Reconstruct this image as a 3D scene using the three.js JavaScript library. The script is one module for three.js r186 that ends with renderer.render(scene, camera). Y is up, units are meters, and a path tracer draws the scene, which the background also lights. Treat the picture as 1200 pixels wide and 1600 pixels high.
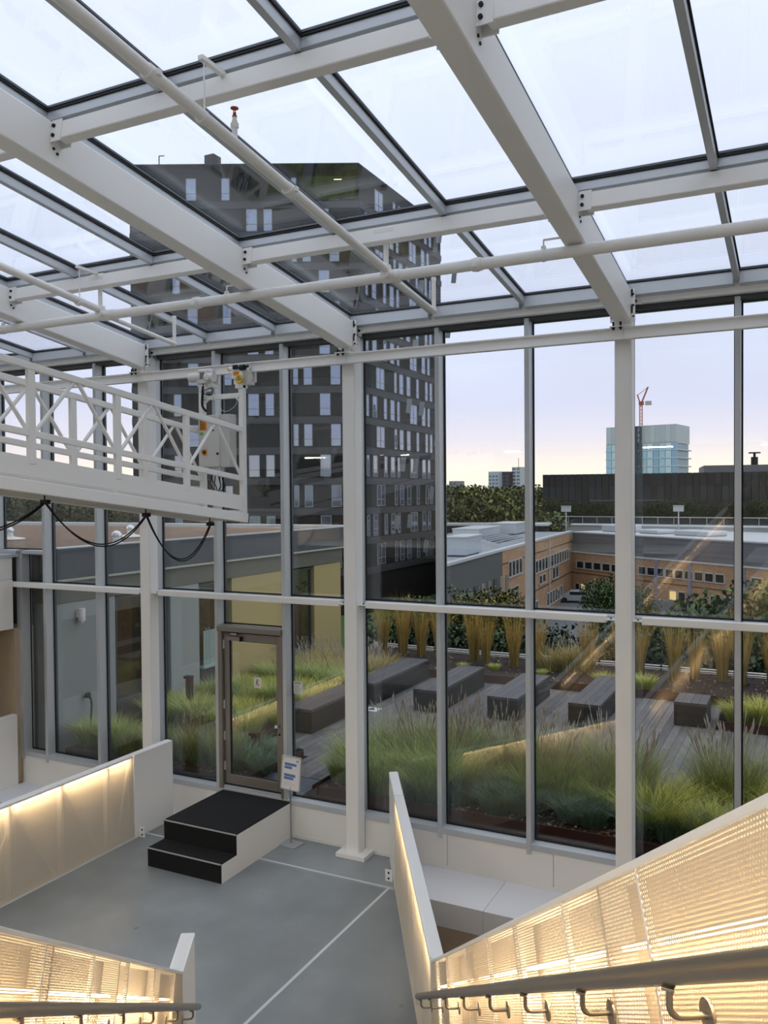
import * as THREE from 'three';
import { mergeGeometries } from 'three/addons/utils/BufferGeometryUtils.js';
import { RoundedBoxGeometry } from 'three/addons/geometries/RoundedBoxGeometry.js';
import { RectAreaLightUniformsLib } from 'three/addons/lights/RectAreaLightUniformsLib.js';

// ---------- camera, sky, exposure ----------
const scene = new THREE.Scene();
RectAreaLightUniformsLib.init();
const renderer = new THREE.WebGLRenderer({ antialias: true });
renderer.toneMapping = THREE.LinearToneMapping;
renderer.toneMappingExposure = 1.72;
renderer.shadowMap.enabled = true;
const D2R = Math.PI / 180;
const camera = new THREE.PerspectiveCamera(2 * Math.atan(800 / 1318.24) / D2R, 0.75, 0.05, 3000);
{
  const yaw = -26.7137 * D2R, pitch = -1.1951 * D2R, roll = -0.4584 * D2R, up = new THREE.Vector3(0, 1, 0);
  const f0 = new THREE.Vector3(Math.sin(yaw), 0, -Math.cos(yaw)), r0 = new THREE.Vector3(Math.cos(yaw), 0, Math.sin(yaw));
  const f = f0.clone().multiplyScalar(Math.cos(pitch)).addScaledVector(up, Math.sin(pitch));
  const u = f0.clone().multiplyScalar(-Math.sin(pitch)).addScaledVector(up, Math.cos(pitch));
  const u2 = r0.clone().multiplyScalar(-Math.sin(roll)).addScaledVector(u, Math.cos(roll));
  camera.position.set(9.102, 4.898, 10.095);
  camera.up.copy(u2);
  camera.lookAt(camera.position.clone().add(f));
}
// seeded noise
function rng(seed) { let a = seed >>> 0; return () => { a = (a + 0x6d2b79f5) | 0; let t = Math.imul(a ^ (a >>> 15), 1 | a); t = (t + Math.imul(t ^ (t >>> 7), 61 | t)) ^ t; return ((t ^ (t >>> 14)) >>> 0) / 4294967296; }; }
function hash2(x, y) { const s = Math.sin(x * 127.1 + y * 311.7) * 43758.5453; return s - Math.floor(s); }
function vnoise(x, y, wx = 1e9) {
  const xi = Math.floor(x), yi = Math.floor(y), xf = x - xi, yf = y - yi, s = (t) => t * t * (3 - 2 * t), w = (i) => ((i % wx) + wx) % wx;
  const a = hash2(w(xi), yi), b = hash2(w(xi + 1), yi), c = hash2(w(xi), yi + 1), d = hash2(w(xi + 1), yi + 1), u = s(xf), v = s(yf);
  return a + (b - a) * u + (c - a) * v + (a - b - c + d) * u * v;
}
function fbm(x, y, o = 4, wx = 1e9) { let v = 0, a = 0.5, t = 0; for (let i = 0; i < o; i++) { v += a * vnoise(x, y, wx); t += a; x *= 2; y *= 2; wx *= 2; a *= 0.5; } return v / t; }
const lerp = (a, b, t) => a + (b - a) * t, clamp = (x, a = 0, b = 1) => Math.min(b, Math.max(a, x)), sstep = (a, b, x) => { const t = clamp((x - a) / (b - a)); return t * t * (3 - 2 * t); };
// overcast evening sky: warm thin band on the horizon, lavender cloud above it, pale white-blue overhead
const SKY = 1.0;
{
  const W = 1024, H = 512, px = new Float32Array(W * H * 4);
  const stops = [[-90, .28, .29, .31], [-1, .50, .47, .44], [0, .98, .84, .66], [1.6, .90, .77, .65], [3.5, .68, .63, .68], [6, .56, .57, .70], [11, .56, .60, .73], [17, .62, .665, .77], [30, .65, .69, .77], [90, .72, .76, .83]];
  for (let j = 0; j < H; j++) {
    const el = ((j + 0.5) / H - 0.5) * 180;
    let k = 0; while (k < stops.length - 2 && el > stops[k + 1][0]) k++;
    const t = clamp((el - stops[k][0]) / (stops[k + 1][0] - stops[k][0]));
    for (let i = 0; i < W; i++) {
      const c = [1, 2, 3].map((q) => lerp(stops[k][q], stops[k + 1][q], t));
      if (el > 0) {
        const stretch = 2.0 + 14 / (1 + el / 5), n = fbm(i / W * 16, el / 90 * stretch * 3, 5, 16) - 0.5, m = fbm(i / W * 8 + 40, el / 90 * stretch * 6 + 9, 4, 1e9) - 0.5;
        const g = 1 + n * 0.24 * sstep(1, 10, el) + m * 0.05;
        c[0] *= g * (1 - n * 0.05); c[1] *= g; c[2] *= g * (1 + n * 0.03);
      }
      const o = (j * W + i) * 4; px[o] = c[0] * SKY; px[o + 1] = c[1] * SKY; px[o + 2] = c[2] * SKY; px[o + 3] = 1;
    }
  }
  const t = new THREE.DataTexture(px, W, H, THREE.RGBAFormat, THREE.FloatType);
  t.mapping = THREE.EquirectangularReflectionMapping; t.magFilter = t.minFilter = THREE.LinearFilter; t.needsUpdate = true;
  scene.background = t;
}

// ---------- helpers ----------
const V = (x, y, z) => new THREE.Vector3(x, y, z), UP = V(0, 1, 0);
const names = new Map();
function numbered(name, map = names) { const n = map.get(name) || 0; map.set(name, n + 1); return n ? name + '_' + String(n).padStart(3, '0') : name; }
function tag(o, label, category, group, kind) { if (label) o.userData.label = label; if (category) o.userData.category = category; if (group) o.userData.group = group; if (kind) o.userData.kind = kind; return o; }
function thing(name, label, category, pos = [0, 0, 0], turn = 0, group) {
  const o = new THREE.Group(); o.name = numbered(name); o.position.set(...pos); o.rotation.y = turn; scene.add(o);
  return tag(o, label, category, group);
}
function setting(name, label) { const o = new THREE.Group(); o.name = numbered(name); o.userData.kind = 'structure'; if (label) o.userData.label = label; scene.add(o); return o; }
function uvBox(g) {
  const p = g.attributes.position, n = g.attributes.normal, uv = new Float32Array(p.count * 2);
  for (let i = 0; i < p.count; i++) {
    const ax = Math.abs(n.getX(i)), ay = Math.abs(n.getY(i)), az = Math.abs(n.getZ(i)), x = p.getX(i), y = p.getY(i), z = p.getZ(i);
    if (ay >= ax && ay >= az) { uv[2 * i] = x; uv[2 * i + 1] = z; } else if (ax >= az) { uv[2 * i] = z; uv[2 * i + 1] = y; } else { uv[2 * i] = x; uv[2 * i + 1] = y; }
  }
  g.setAttribute('uv', new THREE.BufferAttribute(uv, 2)); return g;
}
const bx = (x0, x1, y0, y1, z0, z1) => uvBox(new THREE.BoxGeometry(x1 - x0, y1 - y0, z1 - z0).translate((x0 + x1) / 2, (y0 + y1) / 2, (z0 + z1) / 2));
const rb = (x0, x1, y0, y1, z0, z1, r = 0.008, s = 2) => uvBox(new RoundedBoxGeometry(x1 - x0, y1 - y0, z1 - z0, s, r).translate((x0 + x1) / 2, (y0 + y1) / 2, (z0 + z1) / 2));
function orient(g, a, b, up = UP) {   // local z from a to b, centred between
  const d = b.clone().sub(a).normalize(); let u = Math.abs(d.dot(up)) > 0.999 ? V(1, 0, 0) : up; const x = new THREE.Vector3().crossVectors(u, d).normalize(), y = new THREE.Vector3().crossVectors(d, x);
  return g.applyMatrix4(new THREE.Matrix4().makeBasis(x, y, d).setPosition(a.clone().add(b).multiplyScalar(0.5)));
}
const bar = (a, b, w, h, r = 0) => { const L = a.distanceTo(b); return orient(r ? rb(-w / 2, w / 2, -h / 2, h / 2, -L / 2, L / 2, r) : bx(-w / 2, w / 2, -h / 2, h / 2, -L / 2, L / 2), a, b); };
const rod = (a, b, r, seg = 10, r2 = r) => orient(new THREE.CylinderGeometry(r2, r, a.distanceTo(b), seg).rotateX(Math.PI / 2), a, b);
const tube = (pts, r, n = 40, seg = 8, tension = 0.5) => new THREE.TubeGeometry(new THREE.CatmullRomCurve3(pts, false, 'catmullrom', tension), n, r, seg);
const disc = (p, dir, r, t, seg = 14) => rod(p.clone().addScaledVector(dir, -t / 2), p.clone().addScaledVector(dir, t / 2), r, seg);
function merged(list) {
  list = [].concat(list); if (list.length === 1) return list[0];
  const flat = list.some((g) => !g.index), col = list.every((g) => g.attributes.color);
  return mergeGeometries(list.map((g) => { const c = flat && g.index ? g.toNonIndexed() : g.clone(); for (const k of Object.keys(c.attributes)) if (!['position', 'normal', 'uv'].includes(k) && !(k === 'color' && col)) c.deleteAttribute(k); c.morphAttributes = {}; c.clearGroups(); return c; }));
}
function part(name, geo, mat, parent) {
  const m = new THREE.Mesh(Array.isArray(geo) ? merged(geo) : geo, mat); m.castShadow = m.receiveShadow = true;
  if (!parent.userData.seen) Object.defineProperty(parent.userData, 'seen', { value: new Map(), enumerable: false });
  m.name = numbered(name, parent.userData.seen); parent.add(m); return m;
}
function solo(name, geo, mat, label, category, group, kind) { const m = new THREE.Mesh(Array.isArray(geo) ? merged(geo) : geo, mat); m.castShadow = m.receiveShadow = true; m.name = numbered(name); scene.add(m); return tag(m, label, category, group, kind); }
function copyOf(o, pos, turn, label, group) { const c = o.clone(); c.name = numbered(o.name.replace(/_\d{3}$/, '')); c.userData = { ...o.userData }; c.position.set(...pos); c.rotation.y = turn; if (label) c.userData.label = label; if (group) c.userData.group = group; scene.add(c); return c; }
function canvasTex(w, h, draw, srgb = true, rep) { const c = document.createElement('canvas'); c.width = w; c.height = h; draw(c.getContext('2d'), w, h); const t = new THREE.CanvasTexture(c); if (srgb) t.colorSpace = THREE.SRGBColorSpace; t.wrapS = t.wrapT = THREE.RepeatWrapping; if (rep) t.repeat.set(...rep); return t; }
function dataTex(n, fn, srgb = true, rep = [1, 1]) {   // fn(x,y in 0..1) -> [r,g,b] 0..255
  const d = new Uint8Array(n * n * 4); for (let j = 0; j < n; j++) for (let i = 0; i < n; i++) { const c = fn(i / n, j / n), o = (j * n + i) * 4; d[o] = clamp(c[0], 0, 255); d[o + 1] = clamp(c[1], 0, 255); d[o + 2] = clamp(c[2], 0, 255); d[o + 3] = 255; }
  const t = new THREE.DataTexture(d, n, n); t.wrapS = t.wrapT = THREE.RepeatWrapping; t.magFilter = t.minFilter = THREE.LinearFilter; if (srgb) t.colorSpace = THREE.SRGBColorSpace; t.repeat.set(...rep); t.needsUpdate = true; return t;
}
const std = (color, roughness = 0.6, metalness = 0, extra = {}) => new THREE.MeshStandardMaterial({ color, roughness, metalness, ...extra });

// ---------- materials ----------
const wn = (s, f, lo, hi) => dataTex(256, (x, y) => { const v = lerp(lo, hi, fbm(x * f + s, y * f + s * 3, 5, 1e9)); return [v, v, v]; }, false);
const M = {
  white: std(0xf0eeea, 0.42), whiteWall: std(0xe8e5e0, 0.75), alu: std(0xc4c8cc, 0.42, 0.35), aluDoor: std(0x8d8780, 0.4, 0.5), aluDark: std(0x55585a, 0.5, 0.4), gasket: std(0x0b0c0d, 0.7), bolt: std(0x24262a, 0.5, 0.6), chrome: std(0xb9babb, 0.22, 1.0),
  steel: std(0xaaa193, 0.36, 0.9), ledge: std(0xe2e4e8, 0.5), beige: std(0xb7a68f, 0.8), black: std(0x08090a, 0.95), rubber: std(0x121212, 0.8), orange: std(0xb8521d, 0.5, 0.4),
  corten: std(0x5a3626, 0.9, 0, { map: dataTex(256, (x, y) => { const n = fbm(x * 9, y * 9, 5), m = fbm(x * 30 + 4, y * 30, 3); return [lerp(150, 235, n), lerp(120, 200, n * .7 + m * .3), lerp(110, 170, m)]; }) }),
  glass: new THREE.MeshPhysicalMaterial({ color: 0xf3f5f6, roughness: 0, metalness: 0, transmission: 1, thickness: 0, ior: 1.62 }),
  pane: new THREE.MeshPhysicalMaterial({ color: 0x8d98aa, roughness: 0.06, metalness: 0.75, specularIntensity: 1 }),
  paneDark: new THREE.MeshPhysicalMaterial({ color: 0x222a30, roughness: 0.08, metalness: 0.35 }),
};
M.roofGlass = new THREE.MeshPhysicalMaterial({ color: 0xf6f8fb, roughness: 0, metalness: 0, transmission: 1, thickness: 0, ior: 1.5 });
M.floor = std(0x9a9e9f, 0.42, 0, { map: dataTex(512, (x, y) => { const n = fbm(x * 5, y * 5, 6, 5), m = fbm(x * 24 + 7, y * 24, 4, 24), k = 222 + 40 * (n - .5) * 2 + 12 * (m - .5); return [k, k + 3, k + 3]; }, true, [0.18, 0.18]), roughnessMap: wn(3, 8, 150, 255) });
M.floor.roughnessMap.repeat.set(0.3, 0.3);
// ---------- structure: facade ----------
const MOD = 1.2, cols = [-3.6, 0, 3.6, 7.2, 10.8], K0 = -5, K1 = 9;
const beamY = (z) => 6.893 + 0.1413 * (z - 0.6);
const GZ = -0.175;                                    // glass plane of the facade
{
  // floor slab: between the two floor balustrades, with the white edge strips beside it
  const fl = setting('floor', 'grey polished concrete floor with white tape lines');
  const sh = new THREE.Shape([[0.39, 0.84], [4.60, 0.84], [10.0, 10.0], [9.9, 16], [-9, 16], [-9, 9], [0.39, 9]].map(([x, z]) => new THREE.Vector2(x, -z)));
  part('slab', new THREE.ExtrudeGeometry(sh, { depth: 0.3, bevelEnabled: false }).rotateX(-Math.PI / 2).translate(0, -0.3, 0), M.floor, fl);
  const flat = (pts, d) => uvBox(new THREE.ExtrudeGeometry(new THREE.Shape(pts.map(([x, z]) => new THREE.Vector2(x, -z))), { depth: d, bevelEnabled: false }).rotateX(-Math.PI / 2).translate(0, -d, 0));
  part('slab', flat([[0.39, -.02], [4.1, -.02], [4.61, 0.84], [0.39, 0.84]], .3), M.floor, fl); part('edge_panel', flat([[4.1, -.02], [5.7, -.02], [5.7, .84], [4.61, .84]], .3), M.ledge, fl);
  for (const [x0, x1] of [[-2.95, -1.2], [-1.2, 0.39], [5.7, 7.5], [7.5, 9.6], [9.6, 12]]) part('edge_panel', rb(x0 + .003, x1 - .003, -0.3, -0.001, -0.02, 0.84, 0.004), M.ledge, fl);
  const tape = std(0xcfd2d4, 0.5);
  part('tape_line', bx(2.5, 4.5, 0, 0.002, 0.77, 0.80), tape, fl); part('tape_line', bx(0.5, 1.29, 0, 0.002, 0.77, 0.80), tape, fl); part('tape_line', bx(4.43, 4.465, 0, 0.002, 0.8, 6.0), tape, fl);
  // slab edges seen down into the side voids, and the storey below
  const lw = setting('wall_lower', 'beige wall of the storey below the floor edge');
  part('panel', bx(4.2, 12, -3.7, -0.02, 0.70, 0.835), M.beige, lw); part('panel', bx(-9, 0.4, -3.7, -0.3, 0.70, 0.835), M.beige, lw);
  const lf = setting('floor', 'floor of the storey below seen down the side voids'); part('slab', bx(-10, 14, -3.9, -3.6, -0.2, 17), M.beige, lf);
}
{
  const w = setting('wall_back', 'low white panelled wall under the glazing');
  for (const [x0, x1] of [[-3.0, -1.2], [-1.2, 1.2], [1.2, 2.42], [2.42, 3.6], [3.6, 4.9], [4.9, 6.31], [6.31, 7.9], [7.9, 9.5], [9.5, 12]]) part('panel', rb(x0 + .003, x1 - .003, -0.3, 0.457, -0.30, -0.012, 0.004), M.whiteWall, w);
  part('skirting', bx(-3, 12, -0.2, 0.05, -0.012, -0.006), M.whiteWall, w);
  const wl = setting('wall_left', 'white gallery fascia and wall at the end of the glazing');
  part('fascia', rb(-6, -2.99, 2.66, 3.5, 0.14, 8, 0.006), M.white, wl); part('fascia', rb(-6, -3.02, 3.505, 3.88, 0.12, 8, 0.006), M.white, wl); part('cap', bx(-6, -2.99, 3.88, 3.93, 0.02, 8), M.alu, wl);
  part('pier', bx(-3.62, -3.02, -0.3, 2.66, -0.3, 0.10), M.beige, wl); part('back', bx(-6.1, -6, -3.7, 3.9, 0, 16), M.beige, wl); part('infill', bx(-6, -3.6, -0.3, 3.9, -0.3, -0.1), M.beige, wl); part('slab', bx(-6, -3.0, -0.3, 0, 0, 8), M.beige, wl);
  const wo = setting('wall_side', 'side and rear walls of the hall behind the viewer');
  part('panel', bx(12, 12.3, -3.7, 10, -0.3, 17), M.whiteWall, wo); part('panel', bx(-9.3, -9, -3.7, 10, 0.4, 17), M.whiteWall, wo); part('panel', bx(-9, 12, -3.7, 10, 16, 16.3), std(0x5d5850, .8), wo); part('panel', bx(-9.3, -6, 3.9, 10, -0.3, 0.4), M.whiteWall, wo);
  const cr = setting('ceiling_rear', 'solid ceiling over the rear of the hall');
  part('panel', bx(-9, 12, 6.3, 6.6, 11.4, 16), M.whiteWall, cr); const up = setting('wall_upstand', 'upstand between the glass roof and the rear ceiling'); part('panel', bx(-9, 12, 6.6, 9.2, 11.4, 11.6), M.whiteWall, up);
  const c2 = setting('ceiling_side', 'solid roof strip beside the glass roof'); part('panel', bx(-9.3, -6, 9.5, 9.8, -0.3, 12), M.whiteWall, c2); const c3 = setting('ceiling_side', 'solid roof strip at the other end of the glass roof'); part('panel', bx(10.8, 12.3, 9.5, 9.8, -0.3, 12), M.whiteWall, c3);
  const w3 = setting('wall_end', 'white wall closing the far end of the facade'); part('panel', bx(10.8, 12.0, -0.3, 9.6, -0.3, -0.1), M.whiteWall, w3);
}
{ // columns, beams, purlins
  for (const x of cols) {
    const c = setting('column', 'white square steel column on the glazing line'), y0 = x < -3 ? 3.9 : (x === 3.6 ? 0.05 : (x > 5 || x < 1 ? -3.6 : 0));
    part('shaft', rb(x - .097, x + .097, y0, 7.02, 0.0, 0.2, 0.018, 3), M.white, c);
    part('head', orient(new THREE.CylinderGeometry(0.1, 0.1, 0.19, 20, 1, false, 0, Math.PI), V(x - .095, 7.02, 0.1), V(x + .095, 7.02, 0.1)).translate(0, 0, 0), M.white, c);
    if (x === 3.6) part('base_plate', rb(3.39, 3.83, 0, 0.06, -0.01, 0.29, 0.006), M.white, c);
    const pl = [], bo = [];
    for (const s of [-1, 1]) { pl.push(rb(x + s * .115 - .025, x + s * .115 + .025, beamY(.22) + .01, beamY(.22) + .37, 0.2, 0.222, .003)); for (const t of [.06, .185, .31]) { const p = V(x + s * .122, beamY(.22) + t, 0.2); bo.push(disc(p, V(0, 0, 1), .016, .02, 6)); bo.push(rod(p.clone().setZ(.222), p.clone().setZ(.25), .012, 8, .006), rod(p.clone().setZ(.19), p.clone().setZ(.15), .012, 8, .004)); } }
    part('end_plate', [rb(x - .12, x + .12, beamY(.22), beamY(.22) + .375, .2, .222, .003), ...pl], M.white, c); part('bolt', bo, M.bolt, c);
  }
  for (const x of cols) {
    const b = setting('beam', 'deep white steel roof beam rising from a column');
    const a = V(x, beamY(.222) + .18, .222), e = V(x, beamY(12) + .18, 12);
    part('web', bar(a, e, .194, .357, .02), M.white, b);
  }
  const rows = [2.6, 5.15, 7.7, 10.25];
  for (let i = 0; i < cols.length - 1; i++) for (const z of rows) {
    const p = setting('cross_beam', 'white rectangular steel purlin bolted between roof beams'), x0 = cols[i] + .097, x1 = cols[i + 1] - .097, y = beamY(z) + .275;
    const tilt = (g) => g.rotateX(-Math.atan(.1413)).translate(0, y, z);
    part('tube', tilt(rb(x0 + .06, x1 - .06, -.075, .075, -.05, .05, .012)), M.white, p);
    const tabs = [], bo = []; for (const [xa, xb, c] of [[x0, x0 + .11, x0 + .03], [x1 - .11, x1, x1 - .03]]) { tabs.push(tilt(rb(xa, xb, -.095, .085, -.06, -.05, .002)), tilt(rb(xa, xb, -.095, .085, .05, .06, .002))); for (const q of [-.045, .035]) bo.push(tilt(disc(V(c, q, .066), V(0, 0, 1), .016, .016, 8))); for (const [q, w] of [[-.13, .0], [-.155, -.04]]) bo.push(tilt(disc(V(c < x0 + .1 ? x0 + .002 : x1 - .002, q, .02 + w), V(1, 0, 0), .012, .012, 8))); }
    part('end_tab', tabs, M.white, p); part('bolt', bo, M.bolt, p);
    const shim = []; for (let k = Math.ceil(x0 / MOD); k * MOD < x1; k++) shim.push(tilt(bx(k * MOD - .025, k * MOD + .025, .075, .087, -.04, .04))); part('shim', shim, M.gasket, p);
  }
  for (let i = 0; i < cols.length - 1; i++) {   // eaves beam
    const p = setting('eaves_beam', 'white eaves beam over the facade glazing'), x0 = cols[i] + .097, x1 = cols[i + 1] - .097;
    part('tube', rb(x0 + .05, x1 - .05, 7.065, 7.225, 0.0, 0.1, .01), M.white, p);
    const t = [], bo = []; for (const [xa, xb, c] of [[x0, x0 + .1, x0 + .03], [x1 - .1, x1, x1 - .03]]) { t.push(rb(xa, xb, 7.05, 7.21, .1, .108, .002)); for (const q of [7.09, 7.17]) bo.push(disc(V(c, q, .113), V(0, 0, 1), .017, .016, 8)); }
    part('end_tab', t, M.white, p); part('bolt', bo, M.bolt, p);
    part('head_rail', bx(x0, x1, 7.02, 7.2, -.24, -.02), M.aluDark, p);
    part('seal', bx(x0, x1, 7.225, 7.24, -.1, .1), M.gasket, p);
  }
}
// ---------- structure: roof glazing ----------
{
  const ce = setting('ceiling', 'glass roof with grey aluminium glazing bars'), zr = [0.1, 2.6, 5.15, 7.7, 10.25, 11.9];
  const at = (x, off, z) => V(x, beamY(z) + off, z);
  for (let k = K0; k <= K1; k++) {
    const x = k * MOD;
    part('glazing_bar', bar(at(x, .405, .06), at(x, .405, 11.9), .06, .09, .004), M.alu, ce);
    part('gasket', bar(at(x, .456, .06), at(x, .456, 11.9), .09, .014), M.gasket, ce);
    part('cover_cap', bar(at(x, .495, -.05), at(x, .495, 11.9), .06, .02), M.aluDark, ce);
  }
  for (const z of zr) for (let k = K0; k < K1; k++) {
    const x0 = k * MOD + .03, x1 = (k + 1) * MOD - .03, w = z === .1 ? .16 : .07, h = z === .1 ? .14 : .08, th = -Math.atan(.1413);
    part('cross_bar', rb(x0, x1, -h, 0, -w / 2, w / 2, .004).rotateX(th).translate(0, beamY(z) + .45, z), M.alu, ce);
    part('cross_gasket', bx(x0, x1, -.007, .007, -w / 2 - .012, w / 2 + .012).rotateX(th).translate(0, beamY(z) + .456, z), M.gasket, ce);
    part('cross_cap', bx(x0, x1, -.01, .01, -.03, .03).rotateX(th).translate(0, beamY(z) + .495, z), M.aluDark, ce);
  }
  for (let k = K0; k < K1; k++) for (let r = 0; r < zr.length - 1; r++) {
    const x0 = k * MOD + .02, x1 = (k + 1) * MOD - .02, z0 = zr[r] - .02, z1 = zr[r + 1] - .02, L = Math.hypot(z1 - z0, (z1 - z0) * .1413);
    part('pane', bx(x0, x1, -.008, .008, -L / 2, L / 2).rotateX(-Math.atan(.1413)).translate(0, beamY((z0 + z1) / 2) + .472, (z0 + z1) / 2), M.roofGlass, ce);
  }
  part('gutter', [bx(K0 * MOD, K1 * MOD, 7.05, 7.3, -.42, -.4), bx(K0 * MOD, K1 * MOD, 7.05, 7.07, -.42, -.24), bx(K0 * MOD, K1 * MOD, 7.26, 7.28, -.24, -.02)], M.alu, ce);
}
// ---------- structure: glazed facade, one window per module ----------
{
  const END = -3.0;
  for (let k = K0; k < K1; k++) {
    const a = k * MOD, b = (k + 1) * MOD, door = k === 1, w = setting('window', 'tall fixed glazing bay with grey mullion');
    const isCol = k % 3 === 0, hw = isCol ? .05 : .0304, low = a >= -2.5, partLow = a < -2.5 && b > -2.5;
    const x0 = a + hw, x1 = b - ((k + 1) % 3 === 0 ? .05 : .0304), y0 = low ? .4 : 3.93;
    part('mullion', rb(a - hw, a + hw, y0, 7.05, -.16, 0, .003), M.alu, w);
    part('gasket', bx(a - hw - .018, a + hw + .018, y0 + .1, 7.03, -.172, -.158), M.gasket, w);
    part('cover_cap', bx(a - .03, a + .03, y0, 7.05, -.235, -.195), M.aluDark, w);
    const panes = [], seg = [];
    if (low || partLow) { const l = partLow ? END + .06 : x0; seg.push([l, x1, 3.45, partLow ? 3.95 : 7.03]); if (partLow) seg.push([x0, x1, 4.0, 7.03]); if (!door) seg.push([l, x1, .545, 3.38]); else seg.push([x0, x1, 2.98, 3.38]); } else seg.push([x0, x1, 4.0, 7.03]);
    for (const [p, q, r, s] of seg) { part('pane', bx(p - .012, q + .012, r - .012, s + .012, GZ - .012, GZ + .012), M.glass, w); part('seal', [bx(p, q, r - .006, r + .014, -.172, -.158), bx(p, q, s - .014, s + .006, -.172, -.158)], M.gasket, w); }
    if (low || partLow) {
      const l = partLow ? END : x0; part('transom', rb(l, x1, 3.38, 3.44, -.16, -.005, .003), M.alu, w); if (!door) part('sill', rb(l, x1, .457, .535, -.16, -.001, .004), M.alu, w);
      if (!door) part('sill_cap', bx(l, x1, .43, .5, -.24, -.19), M.aluDark, w);
    }
    if (!low) part('transom', rb(x0, x1, 3.93, 3.99, -.2, -.0, .003), M.alu, w);
    if (partLow) { part('end_post', rb(END - .07, END + .07, .4, 3.99, -.2, 0, .004), M.alu, w); part('gasket', bx(END + .06, END + .085, .5, 3.93, -.172, -.158), M.gasket, w); }
  }
  // the white transom tubes in front of the mullions
  for (const [x0, x1] of [[-3.1, -.19], [.19, 3.39], [3.79, 6.99], [7.39, 10.6]]) {
    const t = setting('trim', 'white horizontal tube in front of the mullions');
    part('tube', rb(x0, x1, 3.372, 3.457, .03, .13, .008), M.white, t);
    const br = [], bo = []; for (const [e, s] of [[x0, -1], [x1, 1]]) { if (e < -3) continue; const c = e + s * .1; br.push(rb(Math.min(e - s * .02, c), Math.max(e - s * .02, c), 3.405, 3.417, .02, .14, .002), rb(c - .006, c + .006, 3.38, 3.45, .02, .14, .002)); bo.push(disc(V(e + s * .045, 3.42, .09), UP, .013, .014, 8)); }
    if (br.length) { part('bracket', br, M.white, t); part('bolt', bo, M.bolt, t); }
  }
}
// ---------- structure: door between two mullions ----------
{
  const d = setting('door_1', 'grey framed glass door to the roof terrace'), dm = M.aluDoor;
  part('frame', [rb(1.2304, 1.30, .53, 2.97, -.14, .012, .004), rb(2.335, 2.3696, .53, 2.97, -.14, .012, .004), rb(1.2304, 2.3696, 2.885, 2.965, -.16, .04, .01)], dm, d);
  part('threshold', [rb(1.2, 2.4, .457, .535, -.16, .004, .004), rb(1.23, 2.37, .535, .575, -.15, -.01, .004)], M.alu, d);
  const leaf = part('leaf', [rb(1.305, 1.40, .60, 2.86, -.11, -.04, .005), rb(2.24, 2.332, .60, 2.86, -.11, -.04, .005), rb(1.40, 2.24, 2.75, 2.86, -.11, -.04, .005), rb(1.40, 2.24, .60, .74, -.11, -.04, .005)], dm, d);
  part('gasket', [bx(1.395, 1.412, .735, 2.755, -.085, -.06), bx(2.228, 2.245, .735, 2.755, -.085, -.06), bx(1.4, 2.24, .735, .75, -.085, -.06), bx(1.4, 2.24, 2.74, 2.755, -.085, -.06)], M.gasket, leaf);
  part('pane', bx(1.395, 2.245, .735, 2.755, -.081, -.069), M.glass, leaf);
  part('gap_seal', [bx(1.298, 1.306, .6, 2.87, -.1, -.045), bx(1.3, 2.335, 2.86, 2.888, -.1, -.045), bx(1.3, 2.335, .575, .602, -.1, -.045)], M.gasket, d);
  for (const y of [.8, 1.25, 1.72, 2.62]) part('hinge', [rod(V(1.302, y, -.032), V(1.302, y + .13, -.032), .011, 10), bx(1.285, 1.32, y, y + .13, -.042, -.036)], M.alu, d);
  const cl = part('door_closer', rb(1.40, 1.64, 2.755, 2.815, -.04, .02, .008), dm, d);
  part('closer_arm', [bar(V(1.33, 2.86, .035), V(1.56, 2.85, .0), .02, .012), rb(1.49, 1.60, 2.845, 2.872, -.02, .04, .004)], M.chrome, cl); part('end_cap', rb(1.635, 1.655, 2.75, 2.82, -.042, .022, .004), M.bolt, cl);
  const kn = part('knob', [disc(V(2.275, 1.56, -.03), V(0, 0, 1), .026, .02, 16), rod(V(2.275, 1.56, -.03), V(2.275, 1.56, .02), .012), new THREE.SphereGeometry(.036, 16, 12).scale(1, 1, .7).translate(2.275, 1.56, .035)], M.chrome, d);
  part('lock', [disc(V(2.29, 1.44, -.035), V(0, 0, 1), .018, .012, 12), bx(2.315, 2.33, 1.5, 1.56, -.045, -.034)], M.bolt, d);
  const pic = canvasTex(128, 160, (c, w, h) => { c.fillStyle = '#dcd6cc'; c.fillRect(0, 0, w, h); c.fillStyle = c.strokeStyle = '#2c3038'; c.lineCap = 'round'; c.beginPath(); c.arc(58, 32, 10, 0, 7); c.fill(); c.lineWidth = 11; c.beginPath(); c.moveTo(56, 50); c.lineTo(52, 88); c.stroke(); c.lineWidth = 7; c.beginPath(); c.moveTo(52, 88); c.lineTo(36, 128); c.moveTo(52, 88); c.lineTo(74, 130); c.moveTo(56, 54); c.lineTo(34, 78); c.moveTo(56, 54); c.lineTo(92, 42); c.stroke(); c.lineWidth = 9; c.beginPath(); c.moveTo(44, 60); c.lineTo(100, 122); c.stroke(); });
  const st = part('sticker', new THREE.BoxGeometry(.125, .15, .002).translate(1.89, 2.15, -.066), sheetMats(pic), d);
  tag(st, 'square white pictogram sticker on the door glass');
}
const pap = canvasTex(128, 160, (c, w, h) => { c.fillStyle = '#d8d5d0'; c.fillRect(0, 0, w, h); c.fillStyle = '#4a4e56'; c.fillRect(12, 14, 96, 10); c.fillStyle = '#8a8d92'; for (let y = 40; y < 140; y += 14) c.fillRect(12, y, 60 + (y * 37) % 44, 4); });
function sheetMats(tex) { const e = M.whiteWall; return [e, e, e, e, std(0xffffff, .7, 0, { map: tex }), e]; }
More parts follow.
